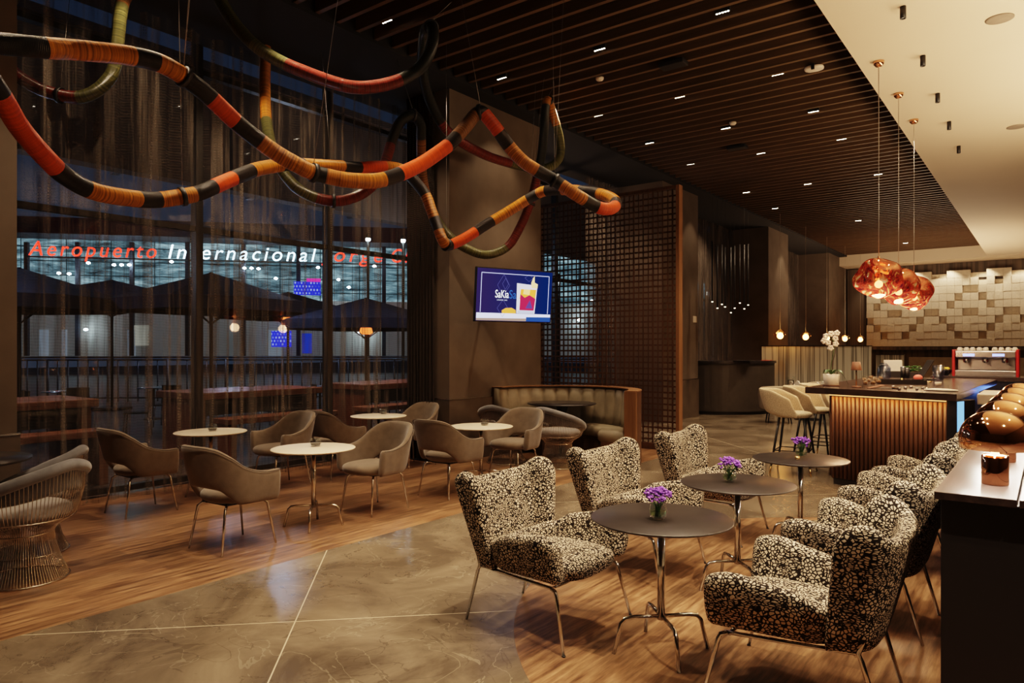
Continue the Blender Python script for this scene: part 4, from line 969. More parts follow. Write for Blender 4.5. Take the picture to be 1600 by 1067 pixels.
for i, Y in enumerate((19.9,22.45,25.0,27.6,30.2)):
    melt((-5.9,Y,2.02), i, ('first small glowing pendant of the far row, beside the reception desk','second small glowing pendant of the far row','third small glowing pendant of the far row, above the orchid','fourth small glowing pendant of the far row','last small glowing pendant next to the relief wall')[i], .14, mini_m, ZL-2.02, False, i+5, 'small glowing pendants in a row', .085)
# cluster of thin tube pendants over the desk
c0 = up(1140,275,ZL)
t = empty('tube_pendant', (0,0,0), 0, 'thin black tube pendant with tiny warm light, one of the cluster by the reception desk', 'pendant lamp', 'cluster of thin black tube pendants')
MB().tube([(0,0,0),(0,0,1.35)], .018, 8).build('tube', black, t); MB().tube([(0,0,1.35),(0,0,2.8)], .003, 4).build('cord', black, t); MB().lathe([(0,-.002),(.016,-.002),(.016,-.012),(0,-.012)], 10).build('tip_light', emit('tip_glow', (1,.85,.6), 8), t)
tips = [(1113,471),(1121,481),(1128,475),(1133,479),(1142,488),(1148,481),(1156,473),(1163,482),(1169,476)]
for i, (px, py) in enumerate(tips):
    d = 15.2 + (i*37 % 7)*.10; q = cp(px, d, py=py)
    o = t if i == 0 else dup(t, q); o.location = q; 
    for ch in o.children:
        if ch.name.startswith('cord'): ch.scale = (1,1,1)
    # cord reaches the slats
    k = (ZL - q.z)/2.8; o.scale = (1,1,k)
# ================================================================== HOST DESK, STOOLS, BAR
desk_m = mat('dark_brown_desk', (.045,.036,.028), .5)
hd = empty('reception_desk', (-7.0,18.15,0), 0, 'black curved reception desk beyond the lattice screen', 'desk')
a0, a1 = math.radians(-112), math.radians(25)
arcwall(1.2, 1.42, .08, 1.26, a0, a1, 40).build('front_panel', desk_m, hd); arcwall(.75, 1.46, 1.26, 1.32, a0, a1, 40).build('desk_top', dark_top, hd); arcwall(1.2, 1.38, 0, .08, a0, a1, 40).build('plinth', black, hd)
tag(MB().box(-6.15,-5.75,16.95,17.25,1.32,1.34).build('menu_folder', black, bevel=.004), 'black menu folder lying on the curved desk top', 'menu')
tag(MB().box(-5.85,-5.65,18.1,18.4,1.32,1.335).build('menu_folder', red_paint, bevel=.004), 'dark red booklet lying on the curved desk top', 'menu')
# outlet on pillar c
tag(box('wall_outlet', XP+.001, XP+.012, 15.95, 16.15, 2.25, 2.40, white_plastic), 'white wall socket plate on the pillar beside the lattice screen', 'socket')

def make_stool():
    t = empty('bar_stool', (0,0,0), 0, '', 'stool', 'cream tweed bar stools at the bar')
    top = [(0,1.10),(.35,1.09),(.6,.99),(.8,.86),(1,.79)]; bot = [(0,.80),(.3,.77),(.6,.74),(1,.73)]
    shell(.235, .215, .10, top, bot, .05, .30, .0, e=.9, out_top=.10).build('backrest', stoolfab, t, sub=1)
    cushion(.46, .46, .72, .80, .0).build('seat', stoolfab, t, sub=1)
    for a in (-1,1):
        for b in (-1,1):
            MB().tube([(a*.15,b*.15,.725),(a*.235,b*.235,.10)], [.017,.013], 8).build('leg', black, t); MB().tube([(a*.235,b*.235,.10),(a*.249,b*.249,0)], [.012,.010], 8).build('leg_tip', brass, t)
    q = .205; P4 = [(q,q),(-q,q),(-q,-q),(q,-q)]
    for k in range(4): MB().tube([(*P4[k],.30),(*P4[(k+1)%4],.30)], .007, 6).build('footrest', black, t)
    return t
st = make_stool(); st.location = (-2.68, 9.62, 0); st.rotation_euler.z = -PI/2+.1; st['label'] = 'nearest cream tweed bar stool with black legs at the bar'
dup(st, (-2.62,10.45,0), -PI/2, 'second cream tweed bar stool behind the nearest one'); dup(st, (-2.62,11.3,0), -PI/2, 'third cream tweed bar stool farther along the bar')

# bar island
b_ = empty('bar_counter', (-1.6, 9.0, 0), 0, 'bar counter with dark stone top, backlit fluted walnut front and blue lit end', 'bar')
L_, R_ = (-.80,.10), (.83,-.38)
Mb = None
MB().prism([L_, R_, (.95,4.2), (-.80,4.4)], 1.075, 1.15).build('bar_top', mat('dark_stone_top', (.045,.028,.022), .22, var=.4, vs=5), b_, .004)
fx = Vector((R_[0]-L_[0], R_[1]-L_[1], 0)).normalized(); fn = Vector((-fx.y, fx.x, 0))
pl = Vector((L_[0], L_[1], 0)) + fx*.30 + fn*.07; pr = Vector((R_[0], R_[1], 0)) - fx*.11 + fn*.07
s = MB(); nfl = 26; Lf = (pr-pl).length
for i in range(nfl):
    c = pl + fx*(Lf*(i+.5)/nfl); s.tube([(c.x,c.y,.08),(c.x,c.y,1.05)], Lf/nfl*.46, 10)
s.build('fluted_front', walnut, b_)
core = [(pl+fn*.03), (pr+fn*.03), Vector((.72,4.0,0)), Vector((-.48,4.2,0))]
MB().prism([(q.x,q.y) for q in core], .06, 1.075).build('carcass', black, b_)
MB().prism([(q.x*.98,q.y) for q in core], 0, .06).build('plinth', mat('plinth_marble', (.05,.045,.045), .3), b_)
marb = mat('black_marble', (.012,.011,.014), .25, var=.6, vs=4)
s = MB(); q0 = pr + fx*.005 - fn*.05; q1 = Vector((R_[0], R_[1], 0)) ; s.prism([(q0.x,q0.y),(q1.x,q1.y),((q1+fn*.45).x,(q1+fn*.45).y),((q0+fn*.45).x,(q0+fn*.45).y)], 0, 1.074); s.build('end_panel', marb, b_)
s = MB(); q2 = q1 + fx*.004; s.prism([((q2).x,(q2).y),((q2+fx*.006).x,(q2+fx*.006).y),((q2+fx*.006+fn*.15).x,(q2+fx*.006+fn*.15).y),((q2+fn*.15).x,(q2+fn*.15).y)], .02, 1.07); s.build('blue_light_panel', led_blue, b_)
# left side fluted panel along stools
s = MB(); sidp = [pl + Vector((-.02, .12, 0)), Vector((-.50, 4.2, 0))]; n = 60
for i in range(n):
    c = sidp[0].lerp(sidp[1], i/n); s.tube([(c.x,c.y,.08),(c.x,c.y,1.05)], .03, 6)
s.build('fluted_side', walnut, b_)
s = MB(); e0 = pl - fn*.045; e1 = pr - fn*.045; s.prism([(e0.x,e0.y),(e1.x,e1.y),((e1-fn*.02).x,(e1-fn*.02).y),((e0-fn*.02).x,(e0-fn*.02).y)], 1.066, 1.074); s.build('led_strip', emit('led_strip_warm', (1,.42,.12), 1.8), b_)
BO = Vector((-1.6, 9.0, 0))
def bl(px, py, z=1.15):
    return fl(px, py, z)
# back counter + espresso machine
bc = empty('back_counter', (.4, 14.0, 0), 0, 'dark back bar counter carrying the espresso machine', 'counter')
MB().box(-2.0,3.2,-.35,.35,1.10,1.17).build('worktop', counter_wood, bc, .004); MB().box(-1.95,3.15,-.30,.33,0,1.10).build('cabinet', mat('navy_cabinet', (.008,.011,.028), .4), bc)
em = empty('espresso_machine', (-.84, 13.92, 1.17), 0, 'steel espresso machine with red trim and cups on top, on the back counter', 'coffee machine')
MB().box(-.42,.42,-.20,.25,.0,.10).build('drip_base', steel, em, .01); MB().box(-.40,.40,.05,.27,.10,.40).build('rear_panel', steel, em, .01)
MB().box(-.42,.42,-.22,.27,.30,.42).build('group_housing', steel, em, .02)
for a in (-1,1): MB().prism([(-.24,0),(.28,0),(.28,.44),(-.24,.44)], -.02, .02, M=Matrix.Translation((a*.43,0,0)) @ Matrix.Rotation(PI/2,4,'Z') @ Matrix.Rotation(PI/2,4,'X')).build('side_panel', red_paint, em, .008)
for x in (-.26, .0, .26):
    MB().lathe([(.0,.23),(.04,.23),(.04,.30),(0,.30)], 16, M=Matrix.Translation((x,-.13,0))).build('group_head', chrome, em); gh = em.children[-1]
    MB().tube([(x,-.15,.245),(x,-.30,.235)], .012, 8).build('portafilter', black, gh)
MB().add([(-.30,-.222,.33),(-.14,-.222,.33),(-.14,-.222,.37),(-.30,-.222,.37),(.10,-.222,.33),(.26,-.222,.33),(.26,-.222,.37),(.10,-.222,.37)], [(0,1,2,3),(4,5,6,7)]).build('display', emit('display_blue', (.3,.4,1), 2.2), em)
cup0 = None
for i in range(9):
    loc = (-1.20+i*.09 + (.03 if i > 4 else 0), 13.90 + (i % 2)*.06, 1.59)
    if cup0 is None:
        cup0 = empty('coffee_cup', loc, 0, 'white coffee cup stacked upside down on top of the espresso machine', 'cup', 'white cups on the espresso machine')
        MB().lathe([(.042,0),(.036,.04),(.022,.055),(0,.056)], 16).build('bowl', ceramic, cup0); MB().tube([(.036,0,.02),(.058,0,.025),(.034,0,.042)], .005, 6).build('handle', ceramic, cup0)
    else: dup(cup0, loc, i*.9)
# bowl of lemons
p = fl(1482, 584, 1.17); p.y = 13.8; p = Vector((-1.42,13.78,1.17)); t = empty('fruit_bowl', p, 0, 'black bowl of lemons left of the espresso machine', 'bowl')
MB().lathe([(0,0),(.06,0),(.12,.07),(.13,.11),(.12,.11),(.10,.06),(0,.04)], 24).build('bowl', black, t)
for i, (x,y) in enumerate(((0,0),(.05,.03),(-.05,.02),(.01,-.05))): tag(MB().ball((p.x+x,p.y+y,p.z+.11), .036, n=8, sq=(1.2,1,1)).build('lemon', lemon), 'yellow lemon in the black bowl by the espresso machine', 'lemon', 'lemons in the black bowl')
# steel unit below
tag(box('undercounter_fridge', -1.0, -.35, 13.25, 13.66, 0, .92, steel, bevel=.01), 'stainless steel unit standing under the back counter', 'fridge')
# items on bar island
def on_bar(px, py): return fl(px, py, 1.15)
p = on_bar(1299, 603); t = empty('potted_orchid', p, 0, 'white orchid in a white ceramic pot on the bar corner', 'plant')
MB().lathe([(0,0),(.075,0),(.085,.02),(.098,.15),(.090,.15),(.08,.12),(0,.11)], 28).build('pot', ceramic, t)
MB().lathe([(.0,.0),(.095,.0),(.10,.012),(.08,.012)], 24).build('saucer', redwood, t)
for k, (a, l) in enumerate(((-.4,.17),(2.6,.14),(.3,.20),(4.3,.12),(1.5,.14))):
    rows = []
    for j in range(8):
        q = j/7; w = .035*math.sin(PI*min(1,q*.9+.1)); r = q*l; z = .14 + .07*math.sin(q*PI*.9) - (.16*q*q if k == 2 else .02*q)
        rows.append([(r*math.cos(a)-w*math.sin(a), r*math.sin(a)+w*math.cos(a), z+.01), (r*math.cos(a), r*math.sin(a), z), (r*math.cos(a)+w*math.sin(a), r*math.sin(a)-w*math.cos(a), z+.01)])
    grid_surface(rows, closed_v=False).build('leaf', leafm, t, sub=1)
right3 = Vector((RT.x, RT.y, 0))
stem = [Vector((0,0,.12)), right3*.02+Vector((0,0,.3)), right3*.05+Vector((0,0,.46)), right3*.03+Vector((0,0,.58)), right3*-.03+Vector((0,0,.64))]
MB().tube(smooth_path([tuple(q) for q in stem], 4), .005, 6).build('stem', mat('dark_stem', (.05,.02,.02), .6), t); MB().tube(smooth_path([tuple(q + right3*-.02*(1-i*.1)) for i, q in enumerate(stem)], 4), .004, 6).build('stem', leafm, t)
def blossom(c, r, rot):
    s = MB()
    for k in range(5):
        a = rot + 2*PI*k/5; w = .55 if k % 2 else .8
        s.ball((c[0]+right3.x*r*.6*math.cos(a), c[1]+right3.y*r*.6*math.cos(a), c[2]+r*.6*math.sin(a)), r*.55, n=7, sq=(1,1,.9))
    return s
for k, (x, z) in enumerate(((-.07,.63),(.0,.66),(.05,.60),(-.04,.55),(.07,.67),(.06,.53),(-.01,.48),(-.09,.57))):
    blossom((right3.x*x, right3.y*x - .02*(k%2), z), .036, k).build('blossom', petal_white, t)
small_lamp('table_lamp', on_bar(1338, 605), 'small lamp with brown leather shade and brass stem on the bar', .31, redwood, redwood, 'small shaded table lamps')
# glass tray cluster
jar = None
for i, (px, py) in enumerate(((1352,602),(1358,598),(1364,602),(1368,597),(1361,593),(1373,600),(1351,596),(1376,594))):
    p = on_bar(px, py)
    if jar is None:
        jar = empty('snack_glass', p, 0, 'small glass filled with amber snacks, in the cluster beside the bar lamp', 'glass', 'small filled glasses on the bar')
        MB().lathe([(0,.003),(.030,.003),(.034,.08),(.031,.08),(.028,.008),(0,.008)], 16).build('glass', clear, jar); MB().lathe([(0,.009),(.026,.009),(.029,.05),(0,.055)], 12).build('contents', amber_fill, jar)
    else: dup(jar, p)
p = on_bar(1381, 592); t = empty('smoked_jar', p, 0, 'blue grey smoked glass jar on the bar behind the filled glasses', 'jar'); MB().lathe([(0,0),(.08,0),(.10,.03),(.10,.17),(.07,.21),(.06,.22),(.055,.21),(.09,.16),(.09,.03),(0,.01)], 24).build('body', smoke_gl, t); MB().lathe([(0,.22),(.062,.22),(.04,.25),(0,.25)], 20).build('lid', smoke_gl, t)
p = on_bar(1395, 589); t = empty('napkin_holder', p, .3, 'black holder packed with cream paper napkins on the bar', 'napkins')
MB().box(-.14,.14,-.07,.07,0,.10).build('holder', black, t, .004); s = MB()
for i in range(14): s.box(-.13,.13,-.06+i*.0086,-.055+i*.0086,.05,.27+.015*math.sin(i*2.3))
s.build('napkin_stack', napkin_m, t)
for i, (px, py, h, m_, lab) in enumerate(((1411,590.5,.17,'dark','tall dark tumbler canister right of the napkin holder'),(1417,590.5,.15,'dark','shorter dark canister beside the tall one'),(1440,592,.16,'glass','plain clear glass in the middle of bar'),)):
    p = on_bar(px, py); mm = black if m_ == 'dark' else clear
    t = empty('canister', p, 0, lab, 'canister'); MB().lathe([(0,0),(.035,0),(.040,h),(.036,h),(.032,.01),(0,.01)], 20).build('body', mm, t); MB().lathe([(0,h),(.041,h),(.041,h+.012),(0,h+.014)], 20).build('lid', steel, t)
p = on_bar(1425, 590); t = empty('herb_planter', p, 0, 'small planter of green herbs at back of the bar', 'plant'); MB().box(-.12,.12,-.05,.05,0,.09).build('planter', black, t, .004); s = MB()
for i in range(90): x, y, z = rnd.uniform(-.13,.13), rnd.uniform(-.06,.06), .10 + rnd.uniform(0,.09); s.ball((x,y,z), .016, n=4, sq=(1,1,.5))
s.build('foliage', leafm, t)
p = on_bar(1430, 597); t = empty('cutting_board', p, .2, 'pale cutting board lying on the bar', 'board'); MB().box(-.16,.16,-.10,.10,0,.018).build('board', mat('pale_board', (.55,.42,.30), .5), t, .004); MB().tube([(.16,0,.01),(.20,0,.01)], .008, 6).build('grip', brass, t)
p = on_bar(1446, 594); t = empty('order_tablet', p, .5, 'black tilted tablet screen on a stand on the bar', 'tablet'); MB().box(-.10,.10,-.08,.08,0,.02).build('stand_base', black, t, .004); MB().prism([(-.10,.02),(-.085,.02),(.085,.30),(.07,.305)], -.11, .11, M=Matrix.Rotation(PI/2,4,'X')).build('screen', black, t, .003)
p = on_bar(1432, 596); t = MB().ball((p.x+.02,p.y,p.z+.055), .05, n=8, sq=(1.2,.8,.9)).build('crumpled_cloth', coral); tag(t, 'coral pink folded cloth beside the tablet', 'cloth')
p = on_bar(1466, 597); t = empty('water_pitcher', p, 0, 'blue grey glass pitcher on the bar near tablet', 'pitcher'); MB().lathe([(0,0),(.06,0),(.07,.05),(.075,.24),(.07,.24),(.062,.04),(0,.01)], 24).build('body', smoke_gl, t); MB().tube([(.07,0,.20),(.12,0,.17),(.12,0,.09),(.07,0,.06)], .008, 6).build('handle', smoke_gl, t)
p = on_bar(1380, 607); t = empty('open_menu', p, .35, 'open folded menu lying on front edge of bar', 'menu'); MB().prism([(-.16,.0),(0,.035),(.16,0),(.16,.006),(0,.042),(-.16,.006)], -.10,.10, M=Matrix.Rotation(PI/2,4,'X')).build('cover', redwood, t)
p = on_bar(1470, 611); t = empty('folded_towel', p, -.2, 'white folded towel lying on right end of the bar', 'towel'); cushion(.34,.14,.0,.022,0).build('towel', napkin_m, t)
p = on_bar(1466, 606); t = empty('paper_cup', p, 0, 'short white cup standing on the towel end of bar', 'cup'); MB().lathe([(0,.022),(.03,.022),(.036,.07),(.032,.07),(0,.03)], 16).build('cup', ceramic, t)
for i in range(12):
    p = on_bar(1396+i*4.6, 606.5+(i%3)*1.6); tag(MB().lathe([(0,0),(.016,0),(.019,.03),(.014,.03),(0,.01)], 10, M=Matrix.Translation(p)).build('shot_glass', clear if i % 2 else steel), 'tiny jigger cup in the row along the front of the bar', 'cup', 'small jigger cups on the bar')
p = on_bar(1409, 600); t = empty('bar_caddy', p, .25, 'black open bar caddy tray in the middle of bar', 'tray'); s = MB(); s.box(-.28,.28,-.12,.12,0,.01); s.box(-.28,.28,-.12,-.11,.01,.06); s.box(-.28,.28,.11,.12,.01,.06); s.box(-.28,-.27,-.11,.11,.01,.06); s.box(.27,.28,-.11,.11,.01,.06); s.build('tray', black, t); MB().tube([(.0,0,.01),(0,0,.075)], .012, 8).build('post', brass, t)
p = Vector((-.72, 8.92+.35, 0))
# hanging white cutting basin at end
t = empty('ice_basin', (-.62, 10.2, 0), 0, 'white edged ice basin unit behind the blue lit bar end', 'basin'); MB().box(-.05,.35,-.5,.5,.98,1.10).build('basin', ceramic, t, .01); MB().box(.0,.30,-.45,.45,.0,.98).build('cabinet', mat('navy_unit', (.008,.012,.03), .5), t)

# ---- far dining corner
pt = empty('striped_partition', (-5.1, 20.3, 0), 0, 'low striped glass partition behind the dining chairs', 'partition'); MB().box(-1.42,1.40,-.03,.03,0,1.69).build('striped_panel', stripe_m, pt); MB().box(-1.44,1.42,-.04,.04,1.69,1.71).build('top_rail', dark_metal, pt)
pt = empty('striped_partition', (-3.35, 20.8, 0), 0, 'shorter striped glass partition stepping down toward the bar', 'partition'); MB().box(-.33,.33,-.03,.03,0,1.46).build('striped_panel', stripe_m, pt); MB().box(-.33,.33,-.04,.04,1.46,1.48).build('top_rail', dark_metal, pt)
struct(box('wall_low', -3.0, 4.9, 21.4, 21.5, 0, 1.40, mat('cream_dado', (.42,.35,.25), .7)))
def tub():
    t = empty('dining_tub_chair', (0,0,0), 0, '', 'chair', 'cream tub chairs in the dining corner')
    top = [(0,.82),(.4,.80),(.7,.72),(1,.66)]; bot = [(0,.30),(1,.30)]
    shell(.34,.30,.22, top, bot, .11, .16, .0, e=.9, out_top=.12).build('shell', cream_fab, t, sub=1); cushion(.52,.54,.28,.46,.02).build('seat', cream_fab, t, sub=1)
    for a in (-1,1):
        for b in (-1,1): MB().tube([(a*.2,b*.2,.30),(a*.24,b*.24,0)], .014, 6).build('leg', black, t)
    return t
tc_ = tub(); TP = [((-4.75,15.9),.4,'cream tub chair next to the reception desk edge'),((-3.75,16.3),.2,'cream tub chair behind the bar stools'),((-4.4,18.2),PI,'cream tub chair on far side of the first dining table'),((-3.6,18.6),PI,'cream tub chair nearest the striped partition corner')]
for i, (p, r, lab) in enumerate(TP):
    if i == 0: tc_.location = (p[0],p[1],0); tc_.rotation_euler.z = r; tc_['label'] = lab
    else: dup(tc_, (p[0],p[1],0), r, lab)
def dtable(x, y, lab):
    t = empty('dining_table', (x,y,0), 0, lab, 'table', 'dining tables in the far corner'); MB().box(-.45,.45,-.45,.45,.72,.75).build('tabletop', dark_top, t, .004); MB().tube([(0,0,0),(0,0,.72)], .04, 10).build('column', black, t); MB().lathe([(0,0),(.28,0),(.28,.015),(.04,.03)], 24).build('base', black, t)
dtable(-4.45,17.05,'square dark dining table laid with napkins behind reception desk'); dtable(-3.55,17.4,'square dark dining table behind the bar orchid')
for tx, ty in ((-4.45,17.05),(-3.55,17.4)):
    for sx_, sy_ in ((-1,-1),(1,-1),(-1,1),(1,1)):
        x, y = tx+sx_*.28, ty+sy_*.25
        s = MB(); s.prism([(-.09,0),(.09,0),(.02,.11),(-.01,.12)], -.05,.05, M=Matrix.Translation((x,y,.752)) @ Matrix.Rotation(PI/2,4,'X')); tag(s.build('folded_napkin', napkin_m), 'white folded napkin on a dark dining table in the far corner', 'napkin', 'napkins on the dining tables')
        s = MB(); s.lathe([(0,.751),(.035,.751),(.005,.757),(.005,.83),(.035,.87),(.037,.93),(.030,.97)], 14, M=Matrix.Translation((x+sx_*.10,y+.04,0))); tag(s.build('wine_glass', clear), 'clear wine glass on a dining table in the far corner', 'glass', 'wine glasses on the dining tables')
t = empty('candle_lantern', (-4.72,16.72,.751), .2, 'small dark framed candle lantern on the dining table', 'lantern'); MB().box(-.06,.06,-.06,.06,0,.01).build('base', black, t); s = MB()
for a in (-1,1):
    for b in (-1,1): s.box(a*.055-.006,a*.055+.006,b*.055-.006,b*.055+.006,.01,.15)
s.build('frame', black, t); MB().box(-.06,.06,-.06,.06,.15,.16).build('lid', black, t); MB().lathe([(0,.011),(.025,.011),(.025,.08),(0,.08)], 12).build('candle', napkin_m, t)

# ---- right foreground counter with copper lamps
fc = empty('black_counter', (.5, 5.3, 0), 0, 'long black wooden counter in right foreground carrying copper lamps', 'counter')
MB().box(-.85,1.5,-2.0,2.0,0,1.02).build('body', counter_face, fc, .003)
s = MB(); s.box(-.87,-.60,-2.03,2.03,1.02,1.05); s.box(-.592,-.24,-2.03,2.03,1.02,1.05); s.box(-.232,1.5,-2.03,2.03,1.02,1.05); s.build('top_boards', counter_wood, fc, .002)
lamp = empty('copper_lamp', (0,0,0), 0, '', 'table lamp', 'copper mushroom lamps on the counter')
MB().lathe([(0,0),(.047,0),(.049,.004),(.049,.118),(.045,.124),(.040,.124),(.040,.118),(0,.118)], 40).build('base', copper, lamp)
MB().lathe([(0,.119),(.0385,.119),(.0385,.122),(0,.123)], 32).build('light_disc', glow_warm, lamp)
MB().tube([(0,0,.12),(0,0,.24)], .016, 14).build('stem', copper, lamp)
prof = [(.128,.150),(.130,.150),(.131,.195)] + [(.131*math.cos(a), .195+.115*math.sin(a)) for a in [i*PI/2/12 for i in range(1,13)]] + [(.0,.306)] + [(.126*math.cos(a), .193+.112*math.sin(a)) for a in [PI/2-i*PI/2/10 for i in range(1,11)]] + [(.128,.150)]
MB().lathe(prof, 56).build('dome_shade', copper, lamp)
LY = (3.60, 4.36, 5.12, 5.88, 6.65)
LL = ('nearest copper dome lamp on the black counter','second copper dome lamp along the black counter','third copper dome lamp along the black counter','fourth copper dome lamp along the black counter','farthest copper dome lamp on the black counter')
for i, y in enumerate(LY):
    o = lamp if i == 0 else dup(lamp, (0,0,0)); o.location = (-.185, y, 1.05); o['label'] = LL[i]
    for dx, dy in ((.088, 0), (-.088, 0), (0, -.088)):
        L = D.lights.new('lamp_light', 'POINT'); L.energy = 4.5; L.color = (1,.82,.64); L.shadow_soft_size = .012
        q = D.objects.new('lamp_light', L); COL.objects.link(q); q.location = (-.185+dx, y+dy, 1.05+.158)

# ---- vases and candle glasses
def make_vase():
    t = empty('flower_vase', (0,0,0), 0, '', 'flowers', 'purple flower vases on the dark tables')
    gb = MB().lathe([(0,.002),(.030,.002),(.046,.022),(.050,.048),(.040,.078),(.036,.086),(.034,.086),(.038,.076),(.047,.048),(.043,.024),(0,.008)], 28).build('glass_bowl', clear, t)
    MB().lathe([(0,.009),(.040,.024),(.044,.045),(0,.046)], 20).build('water', water_gl, gb)
    s = MB(); f1 = MB(); f2 = MB()
    for i in range(22):
        a = rnd.uniform(0,2*PI); r = .066*math.sqrt(rnd.random()); top = Vector((r*math.cos(a), r*math.sin(a), .135 + .035*rnd.random() - r*.4))
        s.tube([(r*.3*math.cos(a+2), r*.3*math.sin(a+2), .012), (top.x*.4, top.y*.4, .08), tuple(top)], .0018, 4)
        for k in range(7):
            d = Vector((rnd.gauss(0,1), rnd.gauss(0,1), rnd.gauss(.3,1))).normalized()*.015
            (f1 if rnd.random() < .55 else f2).ball(tuple(top + d), .0085*rnd.uniform(.7,1.25), n=4, sq=(1,1,.75))
    s.build('stems', leafm, t); b = f1.build('blossoms', purple, t); b['kind'] = 'stuff'; b = f2.build('light_blossoms', purple2, t); b['kind'] = 'stuff'
    return t
vs_ = make_vase()
for i, (px, py, lab) in enumerate(((1028,811,'glass vase of purple flowers on nearest dark table'),(1140,753,'glass vase of purple flowers on middle dark table'),(1252,714,'glass vase of purple flowers on farthest dark table'))):
    p = fl(px, py, .715); o = vs_ if i == 0 else dup(vs_, (0,0,0)); o.location = (p.x,p.y,.7155); o['label'] = lab; o.rotation_euler.z = i*1.7
p = fl(1246,718,.715); t = empty('tealight_holder', p, 0, 'tiny brass tealight holder beside the farthest flower vase', 'candle'); MB().lathe([(0,.001),(.018,.001),(.022,.018),(.016,.03),(.0,.02)], 16).build('holder', brass, t)
cg = empty('candle_glass', (0,0,0), 0, '', 'candle holder', 'small glass candle bowls on the white tables')
MB().lathe([(0,.002),(.032,.002),(.043,.022),(.044,.040),(.036,.062),(.034,.062),(.041,.040),(.040,.024),(0,.008)], 24).build('glass_bowl', clear, cg); MB().lathe([(0,.009),(.034,.010),(.038,.026),(0,.028)], 20).build('grey_filling', mat('grey_pebbles', (.12,.10,.085), .7, var=.5, vs=120), cg)
for i, (px, py, lab) in enumerate(((332,673,'small glass candle bowl on leftmost white table'),(493,697,'small glass candle bowl on nearest white table'),(599,647,'small glass candle bowl on farthest white table'),(757,664.5,'small glass candle bowl on white table near the booth'))):
    p = fl(px, py, .715); o = cg if i == 0 else dup(cg, (0,0,0)); o.location = (p.x,p.y,.7155); o['label'] = lab; o.scale = (1.18,)*3

# ================================================================== LIGHTING
def spot(loc, tgt, e, col=(1,.66,.38), size=84, blend=.6, rad=.025):
    L = D.lights.new('downlight_and_fill_beam', 'SPOT'); L.energy = e*(1.0 if False else 1); L.color = col; L.spot_size = math.radians(size); L.spot_blend = blend; L.shadow_soft_size = rad
    o = D.objects.new('downlight_and_fill_beam', L); COL.objects.link(o); o.location = loc
    d = Vector(tgt) - Vector(loc); o.rotation_euler = d.to_track_quat('-Z', 'Y').to_euler(); return o
def area(loc, tgt, e, sx_, sy_, col=(1,.7,.42)):
    L = D.lights.new('strip_and_fill_light', 'AREA'); L.shape = 'RECTANGLE'; L.size = sx_; L.size_y = sy_; L.energy = e; L.color = col
    o = D.objects.new('strip_and_fill_light', L); COL.objects.link(o); o.location = loc; d = Vector(tgt) - Vector(loc); o.rotation_euler = d.to_track_quat('-Z', 'Y').to_euler(); return o
WARM = (1,.73,.48)
EX_ = 2.6
for x, y, e in ((-5.6,2.2,75),(-5.3,4.2,95),(-5.3,6.5,95),(-7.0,4.3,60),(-7.0,6.5,60),(-3.4,1.6,75),(-3.4,4.0,70),(-3.6,6.6,70),(-2.1,3.4,130),(-2.1,5.0,110),(-2.0,6.6,90),(-4.0,9.0,60),(-5.6,8.6,70),(-4.2,12.0,60),(-3.8,15.5,60),(-5.5,19,60),(-4,23,60)):
    spot((x,y,ZL-.03), (x,y,0), e*EX_, WARM)
spot((1.3,2.5,4.7), (-.6,3.5,.6), 620, WARM, 50)  # added unseen fill lamp for the back of the foreground wing chair
spot((1.5,5.2,4.7), (-.6,5.2,.7), 420, WARM, 60)
spot((-5.95,8.5,5.25), (-6.75,8.4,3.6), 32, WARM, 70)
spot((-6.3,12.2,5.2), (-7.8,13.2,2.5), 110, WARM, 90)  # added unseen fill lamp for the curtain behind the lattice
spot((-4.6,14.6,5.2), (-6.0,17.0,.8), 150, WARM, 60)  # added unseen fill lamp to brighten the reception desk
spot((-3.8,13.0,5.2), (-3.9,13.4,0), 200, WARM, 80)  # added unseen fill lamp for the stone floor before the desk
spot((-6.0,18.3,5.2), (-7.8,18.6,3.0), 160, WARM, 85)
spot((-6.0,26.0,5.2), (-7.8,26.3,3.0), 160, WARM, 85)
spot((-6.1,15.8,5.25), (-6.75,15.8,3.0), 30, WARM, 60); spot((-6.1,22.9,5.25), (-6.75,22.9,3.0), 40, WARM, 60)
spot((-6.6,3.2,5.25), (-7.85,3.4,3.2), 60, WARM, 95)
spot((-6.6,5.6,5.25), (-7.85,5.7,3.2), 60, WARM, 95)
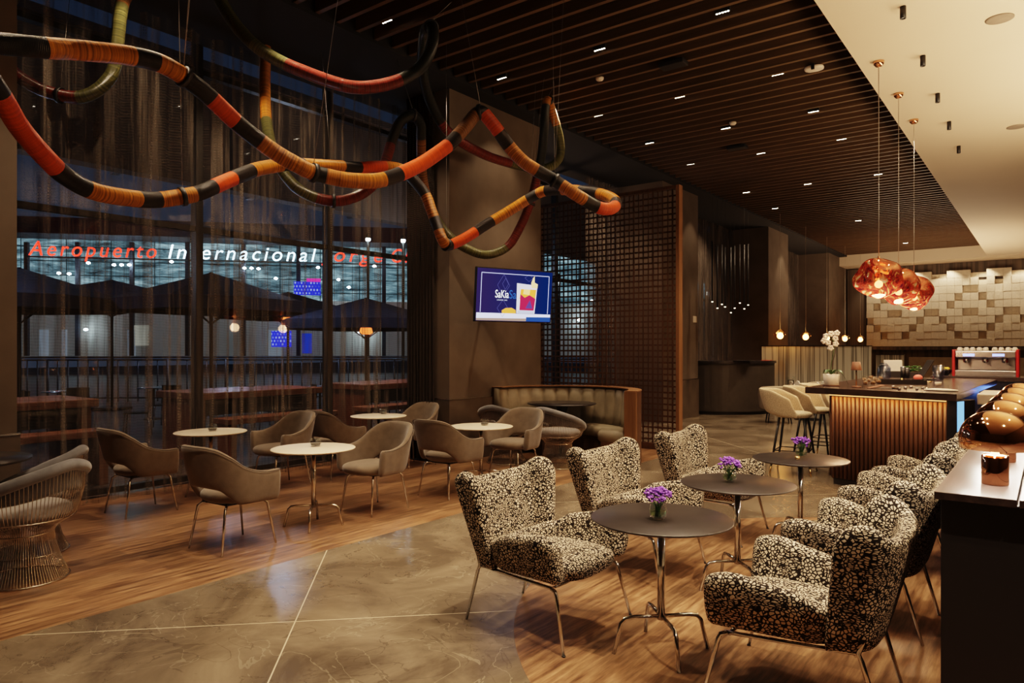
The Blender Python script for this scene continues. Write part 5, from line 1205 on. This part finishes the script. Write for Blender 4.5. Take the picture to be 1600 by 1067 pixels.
# soffit side : over bar and passage
for x, y, e in ((-1.3,2.6,70),(-1.2,4.4,70),(-.9,10.4,60),(-1.5,11.9,100),(-2.7,10.4,90),(-.6,14.2,60),(-3.6,17,110),(-2.6,13.6,60)):
    spot((x,y,4.80), (x,y,0), e*EX_, WARM, 100)
area((.9, 9.0, 2.6), (.9, 9.0, 5), 330, 1.2, 8, (1,.72,.44))  # unseen uplight, added to brighten the cream soffit
area((-3.0, 26.0, 2.2), (-3.0, 26.0, 5), 260, 4, 5, (1,.70,.45))  # second added uplight, for the far end of the ceiling
for i in range(8): spot((-5.4+i*1.15, 31.35, 4.88), (-5.4+i*1.15, 31.72, 3.0), 70, (1,.78,.56), 95)
e0w = BO + (pl+pr)/2; area((e0w.x-.0, e0w.y-.0, 1.06), (e0w.x, e0w.y, .0), 0.0, 1, .02)
lw = BO + (pl+pr)/2 - fn*.055; o = area((lw.x, lw.y, 1.060), (lw.x+fn.x*.3, lw.y+fn.y*.3, .0), 3, Lf, .02, (1,.48,.16)); o.rotation_euler = (math.radians(12), 0, math.atan2(fx.y, fx.x))
area((-1.1, 13.4, .9), (-1.1, 12, .3), 6, 1.5, .3, (.15,.3,1))
# terrace: added unseen lamps that brighten benches, umbrellas and fascia
for yy in (2.8, 6.5, 9.3): spot((-9.5,yy,4.2), (-9.6,yy,0), 170, (1,.55,.30), 85)
for x, y, z, e, c in ((-13,3,3.2,30,(.6,.75,1)),(-13,9,3.2,30,(.6,.75,1)),(-9.9,13,4.2,60,(1,.66,.42)),(-9.8,10.4,3.4,30,(.7,.8,1)),(-20,12,4,60,(.55,.7,1)),(-18,5,4.6,60,(.6,.75,1))):
    L = D.lights.new('terrace_fill', 'POINT'); L.energy = e; L.color = c; L.shadow_soft_size = .2; o = D.objects.new('terrace_fill', L); COL.objects.link(o); o.location = (x,y,z)

# ================================================================== CAMERA
cam = D.cameras.new('camera'); co = D.objects.new('camera', cam); COL.objects.link(co); scn.camera = co
co.location = (0, 0, CH); co.rotation_euler = (PI/2, 0, math.atan2(.606, .7955))
cam.sensor_width = 36; cam.lens = 36*F/1600; cam.shift_y = (HZ-533.5)/1600; cam.clip_start = .05; cam.clip_end = 300
scn.view_settings.view_transform = 'Filmic'; scn.view_settings.look = 'Medium High Contrast'; scn.view_settings.exposure = 0.55
scn.cycles.use_denoising = True; scn.cycles.max_bounces = 7; scn.cycles.transparent_max_bounces = 16; scn.cycles.sample_clamp_indirect = 4; scn.cycles.caustics_reflective = False; scn.cycles.caustics_refractive = False
